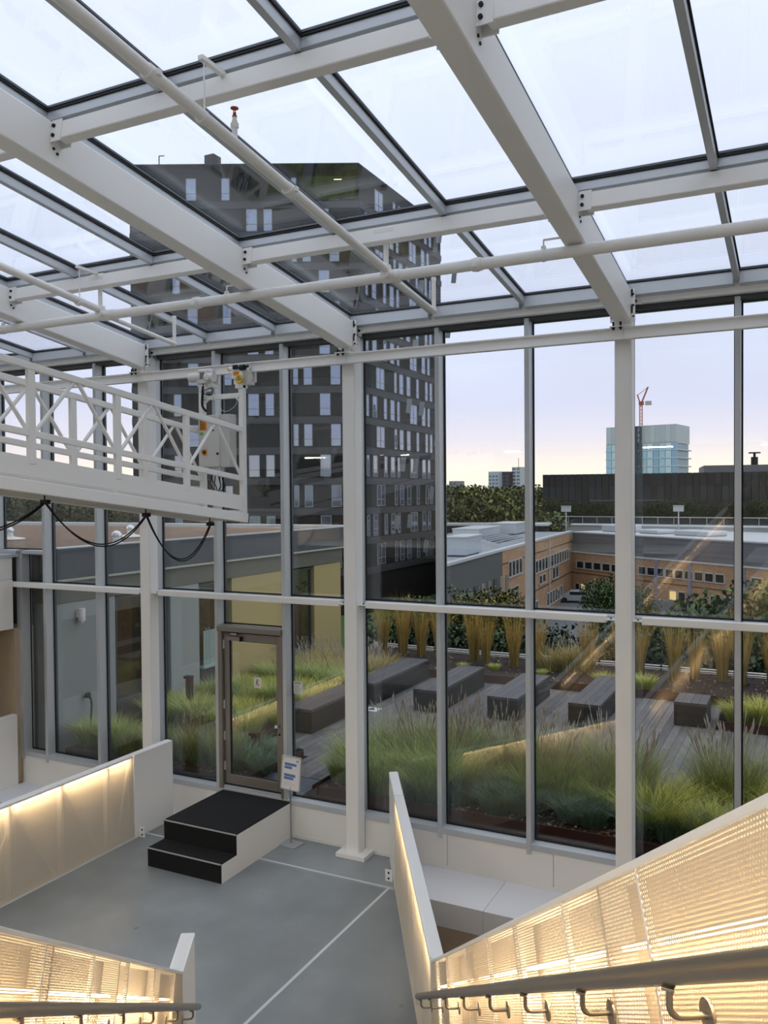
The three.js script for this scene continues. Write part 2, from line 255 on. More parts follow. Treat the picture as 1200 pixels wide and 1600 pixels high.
{ const p = solo('notice_sheet', new THREE.BoxGeometry(.15, .18, .002).translate(2.53, 2.12, GZ + .0135), sheetMats(pap), 'small white printed notice stuck on the pane beside the door', 'notice'); }
// ---------- stair frame: local axes along the flight, square to it and across it ----------
const SA = 30.5 * D2R, sDir = V(Math.sin(SA), 0, Math.cos(SA)), nDir = V(Math.cos(SA), 0, -Math.sin(SA)), S0 = V(4.10, 0, 0.07), TH = Math.atan(.616);
const sp = (s, off, y) => S0.clone().addScaledVector(sDir, s).addScaledVector(nDir, -off).setY(y);
// perforated white sheet: alpha pattern of staggered round holes, 11 mm apart
function perf(size, open) { const n = 64, d = new Uint8Array(n * n * 4); for (let j = 0; j < n; j++) for (let i = 0; i < n; i++) { let m = 1; for (const [cx, cy] of [[0, 0], [1, 0], [0, 1], [1, 1], [.5, .5]]) m = Math.min(m, Math.hypot(((i + .5) / n - cx) * size[0], ((j + .5) / n - cy) * size[1])); const v = clamp((m - open) * 1200 + .5) * 255, o = (j * n + i) * 4; d[o] = d[o + 1] = d[o + 2] = v; d[o + 3] = 255; } const t = new THREE.DataTexture(d, n, n); t.wrapS = t.wrapT = THREE.RepeatWrapping; t.magFilter = t.minFilter = THREE.LinearFilter; t.repeat.set(1 / size[0], 1 / size[1]); t.needsUpdate = true; return t; }
const pw = { color: 0xe6dfd2, roughness: .5, side: THREE.DoubleSide };
M.perf = new THREE.MeshPhysicalMaterial({ ...pw, color: 0xd6cab6, roughness: 1, transmission: .07, thickness: 0, specularIntensity: .4, alphaMap: perf([.0135, .02], .0042), alphaTest: .5 });
M.perfFine = new THREE.MeshPhysicalMaterial({ ...pw, roughness: 1, transmission: .38, thickness: 0, specularIntensity: .4, alphaMap: perf([.012, .012], .0028), alphaTest: .5 });
M.perfOuter = new THREE.MeshPhysicalMaterial({ ...pw, roughness: 1, transmission: .42, thickness: 0, specularIntensity: .4, alphaMap: perf([.012, .012], .0021), alphaTest: .5 });
const glow = (k) => new THREE.MeshStandardMaterial({ color: 0xffffff, emissive: new THREE.Color(1, .76, .46), emissiveIntensity: k });
const LEDGLOW = glow(6), LEDCOL = new THREE.Color(1, .74, .45);
function ledStrip(a, b, intensity, parent, dirs, w = .06) {   // glowing profile and area lights of the same size just beside it
  part('led_strip', bar(a, b, w, .012), LEDGLOW, parent);
  const L = a.distanceTo(b), mid = a.clone().add(b).multiplyScalar(.5), ax = b.clone().sub(a).normalize();
  for (const d of dirs) {
    const l = new THREE.RectAreaLight(LEDCOL, intensity, L, w), z = d.clone().multiplyScalar(-1).normalize(), x = ax.clone(), y = new THREE.Vector3().crossVectors(z, x).normalize();
    l.name = 'led_strip'; l.applyMatrix4(new THREE.Matrix4().makeBasis(x, y, z).setPosition(mid.clone().addScaledVector(d, .009))); parent.add(l);
  }
}
function clipPoly(poly, f) { const o = []; for (let i = 0; i < poly.length; i++) { const a = poly[i], b = poly[(i + 1) % poly.length], fa = f(a), fb = f(b); if (fa >= 0) o.push(a); if ((fa >= 0) !== (fb >= 0)) { const t = fa / (fa - fb); o.push([a[0] + (b[0] - a[0]) * t, a[1] + (b[1] - a[1]) * t]); } } return o; }
const sheet = (poly, z, th = .003) => new THREE.ExtrudeGeometry(new THREE.Shape(poly.map((p) => new THREE.Vector2(...p))), { depth: th, bevelEnabled: false }).translate(0, 0, z);
// Balustrade of the flight. off = distance of its stair-side face from the reference plane; sign = +1 when the stair lies on local +z.
function stairBalustrade(off, sign, label) {
  const t = thing('stair_balustrade', label, 'balustrade'), base = sp(4.6, off, 1.2), W = .11;
  const e1 = sDir.clone().multiplyScalar(Math.cos(TH)).setY(Math.sin(TH)), e3 = nDir.clone().multiplyScalar(-1), e2 = new THREE.Vector3().crossVectors(e3, e1);
  t.applyMatrix4(new THREE.Matrix4().makeBasis(e1, e2, e3).setPosition(base));
  const LEN = 6.35, LOW = -1.32, zi = 0, zo = -sign * W, c = Math.cos(TH), s = Math.sin(TH), along = (h) => h / c;   // horizontal run -> length along the slope
  const vert = (p) => p[0] * c - p[1] * s;               // horizontal run of a local point past the foot
  const joints = [-.6]; for (let q = 4.9; q < 11.2; q += .694) joints.push(along(q - 4.6)); joints.push(LEN);
  for (let i = 0; i < joints.length - 1; i++) {
    const a = joints[i] + .003, b = joints[i + 1] - .003, f = (p) => vert(p) - .012, poly = clipPoly([[a, LOW], [b, LOW], [b, -.022], [a, -.022]], f);
    if (poly.length > 2) { part('perforated_panel', sheet(poly, sign > 0 ? -.003 : 0), M.perf, t); part('outer_panel', sheet(poly, zo + (sign > 0 ? 0 : -.003)), M.perfOuter, t); }
    if (i) part('panel_seam', bx(joints[i] - .006, joints[i] + .006, LOW, -.012, sign > 0 ? -.02 : -.001, sign > 0 ? .001 : .02), M.white, t);
  }
  const studs = []; let from = .35;
  for (const q of [5.35, 6.45, 7.55, 8.72, 9.9]) { const x = along(q - 4.6); studs.push(bx(x - .012, x + .012, LOW, -.02, Math.min(zi, zo) + .012, Math.max(zi, zo) - .012)); ledStrip(V(from, -.19, zo / 2), V(x - .1, -.19, zo / 2), 26, t, [V(0, -1, 0)]); from = x + .1; }
  for (const g of studs) part('stud', g, M.white, t); ledStrip(V(from, -.19, zo / 2), V(LEN - .05, -.19, zo / 2), 26, t, [V(0, -1, 0)]);
  part('cap', rb(.0, LEN, -.022, 0, Math.min(zi, zo) - .004, Math.max(zi, zo) + .004, .004), M.white, t);
  part('base_channel', bx(-.2, LEN, LOW - .03, LOW, Math.min(zi, zo), Math.max(zi, zo)), M.white, t);
  return t;
}
stairBalustrade(0, 1, 'warm-lit perforated stair balustrade meeting the balustrade at the white ledge');
stairBalustrade(1.94, -1, 'warm-lit perforated stair balustrade ending at the grey open floor');
// level balustrades on the floor. faces at local z = 0 and z = -W, length along local x, cap on top
function floorBalustrade(name, label, origin, ang, len, joints, lit, gap, capOut, led) {
  const t = thing(name, label, 'balustrade', origin, ang), W = .11, H = 1.2;
  const ends = [0, ...joints, len];
  for (let i = 0; i < ends.length - 1; i++) {
    const a = ends[i] + .003, b = ends[i + 1] - .003, poly = [[a, .02], [b, .02], [b, H - .03], [a, H - .03]], m = lit[i] ? M.perfFine : M.white;
    part('panel', lit[i] ? sheet(poly, -.003) : rb(a, b, .02, H - .03, -.01, 0, .003), m, t); part('rear_panel', lit[i] ? sheet(poly, -W) : rb(a, b, .02, H - .03, -W, -W + .01, .003), m, t);
    if (lit[i] && i) part('stud', bx(ends[i] - .02, ends[i] + .02, .02, H - .04, -W + .015, -.015), M.white, t);
  }
  part('end_post', rb(-.004, .02, 0, H, -W - .002, .002, .003), M.white, t); part('end_post', rb(len - .02, len + .004, 0, H, -W - .002, .002, .003), M.white, t);
  for (const [a, b] of gap ? [[0, gap - .012], [gap + .012, len]] : [[0, len]]) part('cap', [rb(a, b, H - .03, H, -W - .004, .004, .004), bx(a, b, H - .002, H + .003, -W + .006, -.012)], M.white, t);
  part('base_rail', bx(0, len, 0, .02, -W, 0), M.white, t);
  const strut = []; for (const [a, b] of capOut) strut.push(bar(V(a, .06, -W / 2), V(b, H - .06, -W / 2), .035, .035)); if (strut.length) part('strut', strut, M.white, t);
  if (led) ledStrip(V(led[0], H - .07, -W / 2), V(led[1], H - .07, -W / 2), 6.5, t, [V(0, -1, 0)]);
  return t;
}
// beside the platform: face towards +x, from the glazing towards the viewer
floorBalustrade('balustrade', 'white balustrade with warm light under its cap beside the black step platform', [.5, 0, 6.0], Math.PI / 2, 5.8, [.5, 1.3, 2.1, 2.9, 3.7, 4.5, 4.98], [1, 1, 1, 1, 1, 1, 1, 0], 4.98, [[2.4, 3.1], [3.6, 2.95], [4.35, 3.75], [4.7, 4.95]], [.06, 4.92]);
floorBalustrade('balustrade', 'plain white balustrade under the gallery fascia beyond the void', [-2.94, 0, 6.0], Math.PI / 2, 5.86, [1.2, 2.4, 3.6, 4.8], [0, 0, 0, 0, 0], 0, []);
// skewed one beside the white ledge: visible face looks to -n; local x runs from the stair foot to the glazing
{
  const t = floorBalustrade('balustrade', 'skewed white balustrade standing between the open floor and the white ledge', sp(.04, 0, 0).toArray(), 0, 4.54, [.88, 1.7, 2.45, 3.2, 3.95], [0, 1, 1, 1, 1, 1], .88, [[1.5, 2.2], [3.0, 2.4], [3.6, 4.1]], [.95, 4.48]);
  t.quaternion.setFromRotationMatrix(new THREE.Matrix4().makeBasis(sDir, UP, nDir.clone().negate()));
  // ribbed cap
  const ribs = []; for (let i = 0; i < 6; i++) ribs.push(bx(.9, 4.54, 1.203, 1.207, -.1 + i * .0155, -.094 + i * .0155)); part('cap_rib', ribs, M.white, t);
}
{ // end of the flight beside the open floor: short end post with ribbed cap
  const t = thing('stair_end_post', 'white end post with a ribbed cap closing the stair balustrade by the grey floor', 'post');
  t.applyMatrix4(new THREE.Matrix4().makeBasis(sDir, UP, nDir.clone().negate()).setPosition(sp(4.02, 1.94, 0)));
  part('panel', rb(0, .58, 0, 1.17, 0, .10, .004), M.white, t); part('cap', rb(-.004, .58, 1.17, 1.2, -.004, .114, .004), M.white, t);
  const r = []; for (let i = 0; i < 6; i++) r.push(bx(.0, .58, 1.2, 1.205, .014 + i * .0155, .022 + i * .0155)); part('cap_rib', r, M.white, t);
  const o = thing('angle_bracket', 'small white folded angle bracket beside the stair end post', 'bracket', sp(4.45, 2.16, 0).toArray());
  part('plate', [rb(-.06, .06, 0, .012, -.05, .05, .003), new THREE.ExtrudeGeometry(new THREE.Shape([[-.06, 0], [.06, 0], [.06, .12]].map((p) => new THREE.Vector2(...p))), { depth: .01, bevelEnabled: false })], M.white, o);
}
// brackets fixing the floor balustrades
function fixing(label, pos, ang) { const t = thing('fixing_bracket', label, 'bracket', pos, ang); part('plate', rb(-.05, .05, 0, .15, -.006, .006, .003), M.white, t); for (const q of [.04, .11]) part('slot', disc(V(0, q, .007), V(0, 0, 1), .014, .004, 10), M.bolt, t); }
fixing('white fixing plate with two holes beside the skewed balustrade', sp(.62, .055, 0.0).toArray(), 0);
fixing('white fixing plate low on the balustrade behind the platform', [.56, .0, .93], 0);
// handrails on both sides of the flight
function handrail(off, side, label, s0, s1) {
  const t = thing('handrail', label, 'handrail'), y = (s) => .84 + .61 * (s - 4.47), A = sp(s0, off + side * .085, y(s0)), B = sp(s1, off + side * .085, y(s1));
  part('tube', [rod(A, B, .0245, 24), new THREE.SphereGeometry(.0245, 16, 10).translate(A.x, A.y, A.z)], M.steel, t);
  for (const s of [4.66, 5.31, 6.09, 6.8, 7.53, 8.21, 8.9, 9.5]) {
    if (s > s1) continue;
    const p = sp(s, off + side * .085, y(s) - .022), q = p.clone().setY(p.y - .05), wv = sp(s, off + side * .004, q.y - .022), r = sp(s, off + side * .06, q.y - .022);
    const b = part('bracket', [tube([p, q, q.clone().lerp(r, .35).setY(r.y + .006), r, wv], .0075, 18, 8, .4), rb(-.013, .013, -.003, .003, -.028, .028, .001).translate(p.x, p.y, p.z)], M.steel, t);
    part('rosette', disc(wv, nDir, .034, .006, 20), M.steel, b);
  }
}
handrail(0, 1, 'brushed steel handrail along the stair balustrade beside the white ledge', 4.40, 11.2);
handrail(1.94, -1, 'brushed steel handrail along the stair balustrade ending at the grey open floor', 4.40, 10.6);
{ // the flight and its landing, on which the viewer stands
  const t = setting('stair_floor', 'concrete stair flight and landing under the viewer'), st = (s0, s1, y0, y1, o0, o1) => { const m = new THREE.Matrix4().makeBasis(sDir, UP, nDir.clone().negate()).setPosition(S0); return bx(s0, s1, y0, y1, o0, o1).applyMatrix4(m); };
  for (let i = 0; i < 18; i++) part('step', st(4.6 + i * .296, 4.9 + i * .296 + .02, Math.max(0, i * .1835 - .15), (i + 1) * .1835, .01, 1.93), M.floor, t);
  part('landing', st(9.93, 14, 3.0, 3.3, -4, 4), M.floor, t); part('landing', bx(-9, 12, 3.0, 3.3, 12.4, 16), M.floor, t);
}
// ---------- black step platform at the door ----------
{
  const t = thing('step_platform', 'two-step platform with black carpet and white sides below the terrace door', 'platform', [1.29, 0, .01]);
  const L = 1.21, sideShape = new THREE.Shape([[0, 0], [1.6, 0], [1.6, .24], [1.28, .24], [1.28, .5], [0, .5]].map((p) => new THREE.Vector2(...p)));
  const side = (x) => new THREE.ExtrudeGeometry(sideShape, { depth: .018, bevelEnabled: false }).rotateY(-Math.PI / 2).translate(x + .018, 0, 0);
  part('side_panel', side(0), M.whiteWall, t); part('side_panel', side(L - .018), M.whiteWall, t);
  const car = std(0x0b0c0e, .98, 0, { bumpMap: wn(7, 60, 0, 255), bumpScale: .002 });
  part('tread', bx(.004, L - .004, .48, .51, 0, 1.295), car, t); part('riser', bx(.004, L - .004, .245, .5, 1.27, 1.29), car, t); part('tread', bx(.004, L - .004, .225, .25, 1.27, 1.615), car, t); part('riser', bx(.004, L - .004, 0.002, .25, 1.59, 1.61), car, t);
  const nose = std(0xb9b9b6, .4, .6); part('nosing', rb(0, L, .497, .513, 1.288, 1.302, .002), nose, t); part('nosing', rb(0, L, .238, .254, 1.608, 1.622, .002), nose, t);
}
// ---------- sign stand ----------
{
  const t = thing('sign_stand', 'floor-standing notice holder on a thin pole with a square base plate', 'sign stand', [2.62, 0, .2], -.12);
  part('base', rb(-.15, .15, 0, .014, -.11, .13, .006), std(0xb9bdc0, .4, .3), t); part('pole', rod(V(0, .012, 0), V(0, .80, 0), .0125, 14), M.chrome, t);
  const pos = canvasTex(384, 512, (c, w, h) => {
    c.fillStyle = '#e3e1e4'; c.fillRect(0, 0, w, h); c.fillStyle = '#b04038'; c.fillRect(314, 36, 20, 34); c.fillStyle = '#4a4e5a'; c.fillRect(288, 36, 14, 34);
    c.fillStyle = '#7b95bd'; c.fillRect(40, 96, 260, 46); c.fillRect(40, 148, 164, 46); c.fillRect(40, 270, 250, 46); c.fillRect(40, 320, 210, 46);
    c.fillStyle = '#39507f'; for (let i = 0; i < 13; i++) { c.fillRect(50 + i * 19, 108, 11, 24); if (i < 8) c.fillRect(50 + i * 19, 160, 11, 24); c.fillRect(48 + i * 18, 280 + (i % 3) * 3, 10, 26); if (i < 10) c.fillRect(48 + i * 19, 330, 10, 26); }
    c.fillStyle = '#c9c4c2'; for (let i = 0; i < 5; i++) c.fillRect(40, 396 + i * 16, 150 + (i * 53) % 120, 5);
  });
  const f = new THREE.Group(); f.name = 'frame'; f.position.set(0, .76, .012); f.rotation.x = -.12; t.add(f);
  part('border', [rb(-.175, .175, 0, .018, -.01, .012, .003), rb(-.175, .175, .452, .47, -.01, .012, .003), rb(-.175, -.157, .0, .47, -.01, .012, .003), rb(.157, .175, 0, .47, -.01, .012, .003), bx(-.17, .17, .005, .465, -.009, -.002)], std(0xc9c8c4, .35, .5), f);
  part('poster', new THREE.BoxGeometry(.318, .438, .002).translate(0, .235, .0), sheetMats(pos), f);
}
// ---------- crane rail along the columns ----------
{
  const t = thing('crane_rail', 'white I-section rail running across the column fronts', 'rail');
  const prof = new THREE.Shape([[-.045, 0], [.045, 0], [.045, .012], [.006, .02], [.006, .115], [.045, .123], [.045, .135], [-.045, .135], [-.045, .123], [-.006, .115], [-.006, .02], [-.045, .012]].map((p) => new THREE.Vector2(...p)));
  for (const [a, b] of [[-6, -.002], [.002, 3.61], [3.614, 7.22], [7.224, 11]]) part('section', new THREE.ExtrudeGeometry(prof, { depth: b - a, bevelEnabled: false }).rotateY(Math.PI / 2).translate(a, 6.635, .275), M.white, t);
  const pl = [], bo = []; for (const x of cols) { if (x < -5) continue; pl.push(rb(x - .12, x + .1, 6.77, 6.785, .215, .35, .003), rb(x - .05, x + .05, 6.77, 6.86, .2, .26, .004)); for (const q of [-.08, .0]) bo.push(rod(V(x + q, 6.74, .33), V(x + q, 6.83, .33), .012, 8), disc(V(x + q, 6.762, .335), UP, .02, .014, 6)); }
  part('clamp_plate', pl, M.white, t); part('bolt', bo, M.bolt, t);
}
// ---------- sprinkler pipes ----------
const PZ = 2.45, PY = 7.085;
{
  const t = thing('sprinkler_main', 'thick white sprinkler main crossing under the roof beams', 'pipe');
  part('pipe', rod(V(-5, PY, PZ), V(11, PY, PZ), .054, 24), M.white, t);
  const cp = []; for (const x of [-.65, 2.9, 6.27, 9.7]) cp.push(rod(V(x - .045, PY, PZ), V(x + .045, PY, PZ), .063, 24), rod(V(x - .015, PY, PZ), V(x + .015, PY, PZ), .068, 24), rb(-.02, .02, -.02, .02, -.02, .02, .004).translate(x, PY - .02, PZ + .066)); part('coupling', cp, M.white, t);
  for (const x of cols.slice(1, 4)) { const q = x - .28, y1 = beamY(PZ) + .02; part('hanger', [rod(V(q, PY + .05, PZ), V(q, y1 + .05, PZ), .008, 8), rod(V(q - .014, PY, PZ), V(q + .014, PY, PZ), .06, 20), bar(V(q, y1 + .05, PZ), V(x - .09, y1 + .05, PZ), .03, .012), rb(q - .02, q + .02, PY + .055, PY + .085, PZ - .02, PZ + .02, .005)], M.white, t); }
}
function branch(x, zTop, zEnd, label, heads, hangZ) {
  const t = thing('sprinkler_branch', label, 'pipe'), y = (z) => beamY(z) - .06;
  part('pipe', rod(V(x, y(zTop), zTop), V(x, PY + .02, PZ), .042, 20), M.white, t);
  const e = V(x, y(zEnd), zEnd); part('end_pipe', [rod(V(x, PY - .015, PZ), e, .028, 16), new THREE.SphereGeometry(.034, 14, 10).translate(e.x, e.y, e.z)], M.white, t);
  part('riser', [rod(e, V(x, e.y + .36, zEnd), .024, 14), rod(V(x, e.y + .33, zEnd), V(x, e.y + .37, zEnd), .029, 14)], M.white, t);
  part('tee', [rod(V(x, PY - .0, PZ + .16), V(x, PY, PZ - .14), .05, 20), rod(V(x - .1, PY, PZ), V(x + .1, PY, PZ), .063, 20)], M.white, t);
  part('saddle', [rod(V(x, PY + .03, PZ + .12), V(x, beamY(2.55) + .3, PZ + .12), .026, 14), rod(V(x, beamY(2.55) + .24, PZ + .12), V(x, beamY(2.55) + .28, PZ + .12), .034, 14), rb(x - .1, x + .12, beamY(2.6) + .29, beamY(2.6) + .34, 2.56, 2.65, .006), rb(x - .04, x + .04, PY + .03, PY + .09, PZ + .08, PZ + .16, .01)], M.white, t);
  for (const z of [4.3, 5.9]) if (z < zTop) part('coupling', [rod(V(x, y(z + .05), z + .05), V(x, y(z - .05), z - .05), .052, 20), rb(-.018, .018, -.02, .02, -.02, .02, .004).translate(x + .055, y(z), z)], M.white, t);
  for (const z of heads) { const p = V(x, y(z), z); const h = part('sprinkler_head', [rod(p, p.clone().setY(p.y + .17), .021, 12), rod(p.clone().setY(p.y + .12), p.clone().setY(p.y + .15), .03, 12), rod(p.clone().setY(p.y + .17), p.clone().setY(p.y + .2), .016, 12)], M.white, t); const q = p.y + .2; part('deflector', [rod(V(x - .014, q, z), V(x - .004, q + .055, z), .004, 6), rod(V(x + .014, q, z), V(x + .004, q + .055, z), .004, 6), rod(V(x, q, z), V(x, q + .03, z), .006, 8), disc(V(x, q + .06, z), UP, .03, .006, 14), disc(V(x, q, z), UP, .018, .01, 10)], M.orange, h); }
  for (const [z0, z1] of hangZ) part('hanger', [bar(V(x + .02, beamY(z0) + .36, z0), V(x + .02, beamY(z0) + .37, z1), .041, .03), rb(x - .09, x + .12, beamY(z0) + .32, beamY(z0) + .36, z0 - .04, z0 + .02, .004), rod(V(x + .02, beamY(z0) + .36, z1 - .04), V(x + .02, y(z1), z1 - .04), .006, 8), rod(V(x, y(z1 - .02), z1 - .02), V(x, y(z1 - .06), z1 - .06), .05, 18)], M.white, t);
}
branch(5.36, 10.6, 1.38, 'white sprinkler branch with an upright red-tipped head, joining the main nearest the bare roof bay', [5.03], [[5.1, 5.44]]);
branch(1.55, 10.6, 1.26, 'white sprinkler branch joining the main above the maintenance gantry', [], [[2.62, 2.95]]);
// ---------- maintenance gantry ----------
{
  const sl = .115, Y = (z, o) => 4.475 + sl * z + o, zA = .33, zB = 9.8, t = thing('maintenance_gantry', 'white lattice maintenance gantry hanging from the crane rail', 'gantry');
  const truss = (x, side, posts) => {
    part('top_chord', bar(V(x, Y(zA, 1.30), zA), V(x, Y(zB, 1.30), zB), .06, .075, .008), M.white, t);
    part('lower_chord', bar(V(x, Y(zA, .615), zA), V(x, Y(zB, .615), zB), .045, .07, .008), M.white, t);
    for (const z of posts) part('post', rb(-.025, .025, Y(z, .3), Y(z, 1.3), -.045, .045, .008).translate(x, 0, z), M.white, t);
    for (let i = 0; i < posts.length - 1; i++) { const a = posts[i], b = posts[i + 1], m = (a + b) / 2; part('diagonal', rod(V(x, Y(a + .05, .64), a + .05), V(x, Y(m - .03, 1.27), m - .03), .022, 12), M.white, t); part('diagonal', rod(V(x, Y(b - .05, .64), b - .05), V(x, Y(m + .03, 1.27), m + .03), .022, 12), M.white, t); }
    part('toe_board', bar(V(x + side * .012, Y(zA, .272), zA), V(x + side * .012, Y(zB, .272), zB), .012, .2), M.white, t);
    part('bottom_channel', bar(V(x, Y(zA - .02, .068), zA - .02), V(x, Y(zB, .068), zB), .07, .13, .01), M.white, t);
  };
  const P1 = [], P2 = []; for (let z = .38; z < zB; z += 1.205) { P1.push(z); P2.push(z); }
  truss(2.0, 1, P1); truss(1.3, -1, P2);
  part('deck', bar(V(1.65, Y(zA, .12), zA), V(1.65, Y(zB, .12), zB), .66, .03), M.beige, t);
  const xb = []; for (const z of P1) xb.push(rb(1.3, 2.0, Y(z, .02), Y(z, .1), z - .03, z + .03, .004), rb(1.3, 2.0, Y(z, .135), Y(z, .17), z - .02, z + .02, .003)); part('cross_bearer', xb, M.white, t);
  // end frame under the rail
  for (const x of [2.0, 1.3]) part('hanger_post', rb(x - .04, x + .04, 4.52, 6.45, .34, .42, .008), M.white, t);
  part('end_rail', [rb(1.3, 2.0, 6.27, 6.34, .35, .41, .008), bar(V(2.0, 6.2, .38), V(1.86, 6.31, .38), .05, .02), bar(V(1.3, 6.2, .38), V(1.44, 6.31, .38), .05, .02)], M.white, t);
  const trolley = (x) => {
    const tr = part('trolley', [rb(x - .12, x + .12, 6.5, 6.72, .325, .39, .01), rb(x - .12, x + .12, 6.5, 6.68, .16, .22, .01), rb(x - .1, x + .1, 6.46, 6.52, .18, .42, .01), rb(x - .06, x + .06, 6.4, 6.5, .3, .44, .008)], M.white, t);
    part('wheel', [disc(V(x - .07, 6.67, .32), V(0, 0, 1), .035, .04, 16), disc(V(x + .07, 6.67, .32), V(0, 0, 1), .035, .04, 16)], M.bolt, tr);
    return tr;
  };
  const ta = trolley(1.34); part('motor', [rod(V(1.14, 6.6, .43), V(1.34, 6.6, .43), .07, 18), rod(V(1.12, 6.6, .43), V(1.15, 6.6, .43), .06, 18), rod(V(1.42, 6.58, .44), V(1.56, 6.58, .44), .065, 18), rb(1.28, 1.46, 6.5, 6.7, .38, .48, .02), disc(V(1.49, 6.58, .5), V(0, 0, 1), .04, .03, 14)], std(0xd8d6d0, .4), ta); part('data_plate', rb(1.33, 1.42, 6.56, 6.66, .478, .484, .002), std(0x77797a, .5), ta);
  const tb = trolley(1.98); part('gearbox', [rb(1.86, 2.06, 6.53, 6.72, .39, .45, .02), rod(V(1.82, 6.68, .42), V(1.9, 6.68, .42), .03, 12)], M.white, tb); part('warning_plate', rb(1.9, 2.0, 6.58, 6.63, .449, .455, .001), std(0xd88a1c, .5), tb); part('sensor', [rb(1.91, 1.99, 6.66, 6.72, .45, .48, .004), rod(V(2.02, 6.68, .45), V(2.1, 6.68, .45), .04, 14), rod(V(2.1, 6.69, .45), V(2.16, 6.69, .45), .018, 10)], M.bolt, tb); part('yellow_grip', [new THREE.TorusGeometry(.05, .016, 8, 18).translate(2.02, 6.52, .47), rod(V(1.8, 6.68, .42), V(1.82, 6.68, .42), .03, 12)], std(0xd9b416, .5), tb); part('guard_disc', disc(V(2.12, 6.54, .42), V(0, 0, 1), .09, .015, 20), std(0xc8c6c0, .3, .3), tb);
  part('motor_lead', [tube([V(1.38, 6.5, .46), V(1.4, 6.36, .47), V(1.52, 6.33, .46), V(1.55, 6.42, .47), V(1.44, 6.4, .5)], .007, 30, 6), tube([V(1.36, 6.46, .44), V(1.36, 6.2, .46), V(1.42, 6.1, .45)], .018, 20, 8)], M.rubber, t);
  part('earth_lead', tube([V(1.5, 6.36, .44), V(1.7, 6.1, .44), V(1.9, 6.14, .44), V(2.0, 6.3, .44)], .004, 24, 6), M.alu, t);
}
{ // control cabinet fixed inside the end of the gantry
  const t = thing('control_cabinet', 'grey electrical control cabinet with red switch and orange label on the gantry end', 'cabinet', [1.58, 5.3, .52]);
  part('housing', rb(-.24, .30, 0, .74, -.16, .0, .008), std(0xc4c3bf, .45), t); part('door', rb(-.235, .13, .01, .735, .0, .014, .005), std(0xcbcac6, .42), t);
  const lab = canvasTex(128, 160, (c, w, h) => { c.fillStyle = '#cf8420'; c.fillRect(0, 0, w, h); c.fillStyle = '#3a2810'; for (let i = 0; i < 8; i++) c.fillRect(8, 12 + i * 18, 112 - (i * 29) % 30, 8); });
  part('warning_label', new THREE.BoxGeometry(.13, .19, .002).translate(-.15, .62, .0155), sheetMats(lab), t); part('green_label', rb(-.21, -.15, .46, .5, .014, .017, .001), std(0x5fae2c, .5), t); part('yellow_label', rb(-.1, -.07, .44, .47, .014, .017, .001), std(0xc9a81c, .5), t); part('black_label', rb(-.06, .04, .51, .53, .014, .017, .001), M.bolt, t); part('lock', [disc(V(.10, .6, .018), V(0, 0, 1), .014, .01, 12), disc(V(.1, .19, .018), V(0, 0, 1), .018, .012, 12)], M.bolt, t);
  const k = part('switch_plate', rb(-.16, -.09, .17, .26, .014, .022, .004), std(0xd7ad1e, .5), t); part('rotary_knob', [disc(V(-.125, .215, .034), V(0, 0, 1), .028, .026, 16), rb(-.133, -.117, .19, .24, .04, .055, .003)], std(0x7c1f1a, .45), k);
  const gl = []; for (let i = 0; i < 7; i++) gl.push(rod(V(-.14 + i * .045, -.06, -.07), V(-.14 + i * .045, .002, -.07), .011, 10)); part('cable_gland', gl, M.alu, t);
  const cb = []; for (let i = 0; i < 7; i++) { const x = -.14 + i * .045; cb.push(tube([V(x, -.05, -.07), V(x + .02 * Math.sin(i * 2), -.16, -.06), V(x + .07 * Math.sin(i * 3 + 1), -.28, -.08), V(.05 - i * .02, -.42, -.1)], .007, 18, 6)); } part('control_cable', cb, M.rubber, t);
}
{ // festoon cables under the gantry
  const t = thing('festoon_cable', 'black festoon cable looping under the maintenance gantry', 'cable'), c = [V(1.65, 4.95, 5.6), V(1.65, 4.66, 4.6), V(1.65, 4.84, 3.53), V(1.65, 4.33, 2.72), V(1.65, 4.66, 1.96), V(1.65, 4.07, 1.32), V(1.65, 4.50, .69)];
  const loop = (a, b, sag, o) => { const p = []; for (let i = 0; i <= 12; i++) { const q = i / 12; p.push(V(a.x + o, lerp(a.y, b.y, q) - sag * 4 * q * (1 - q), lerp(a.z, b.z, q))); } return tube(p, .0085, 40, 7); };
  for (const [a, b, s] of [[V(1.65, 5.1, 7.4), V(1.65, 4.9, 5.4), .5], [V(1.65, 4.9, 5.4), c[2], .32], [c[2], c[4], .41], [c[4], c[6], .52]]) part('loop', [loop(a, b, s, 0), loop(a, b, s + .025, .02)], M.rubber, t);
  const h = []; for (const p of [c[2], c[4], c[6], V(1.65, 4.9, 5.4)]) h.push(rb(1.61, 1.71, p.y - .02, p.y + .03, p.z - .03, p.z + .03, .005), rod(p, p.clone().setY(4.475 + .115 * p.z + .13), .008, 8)); part('carrier', h, M.bolt, t);
}
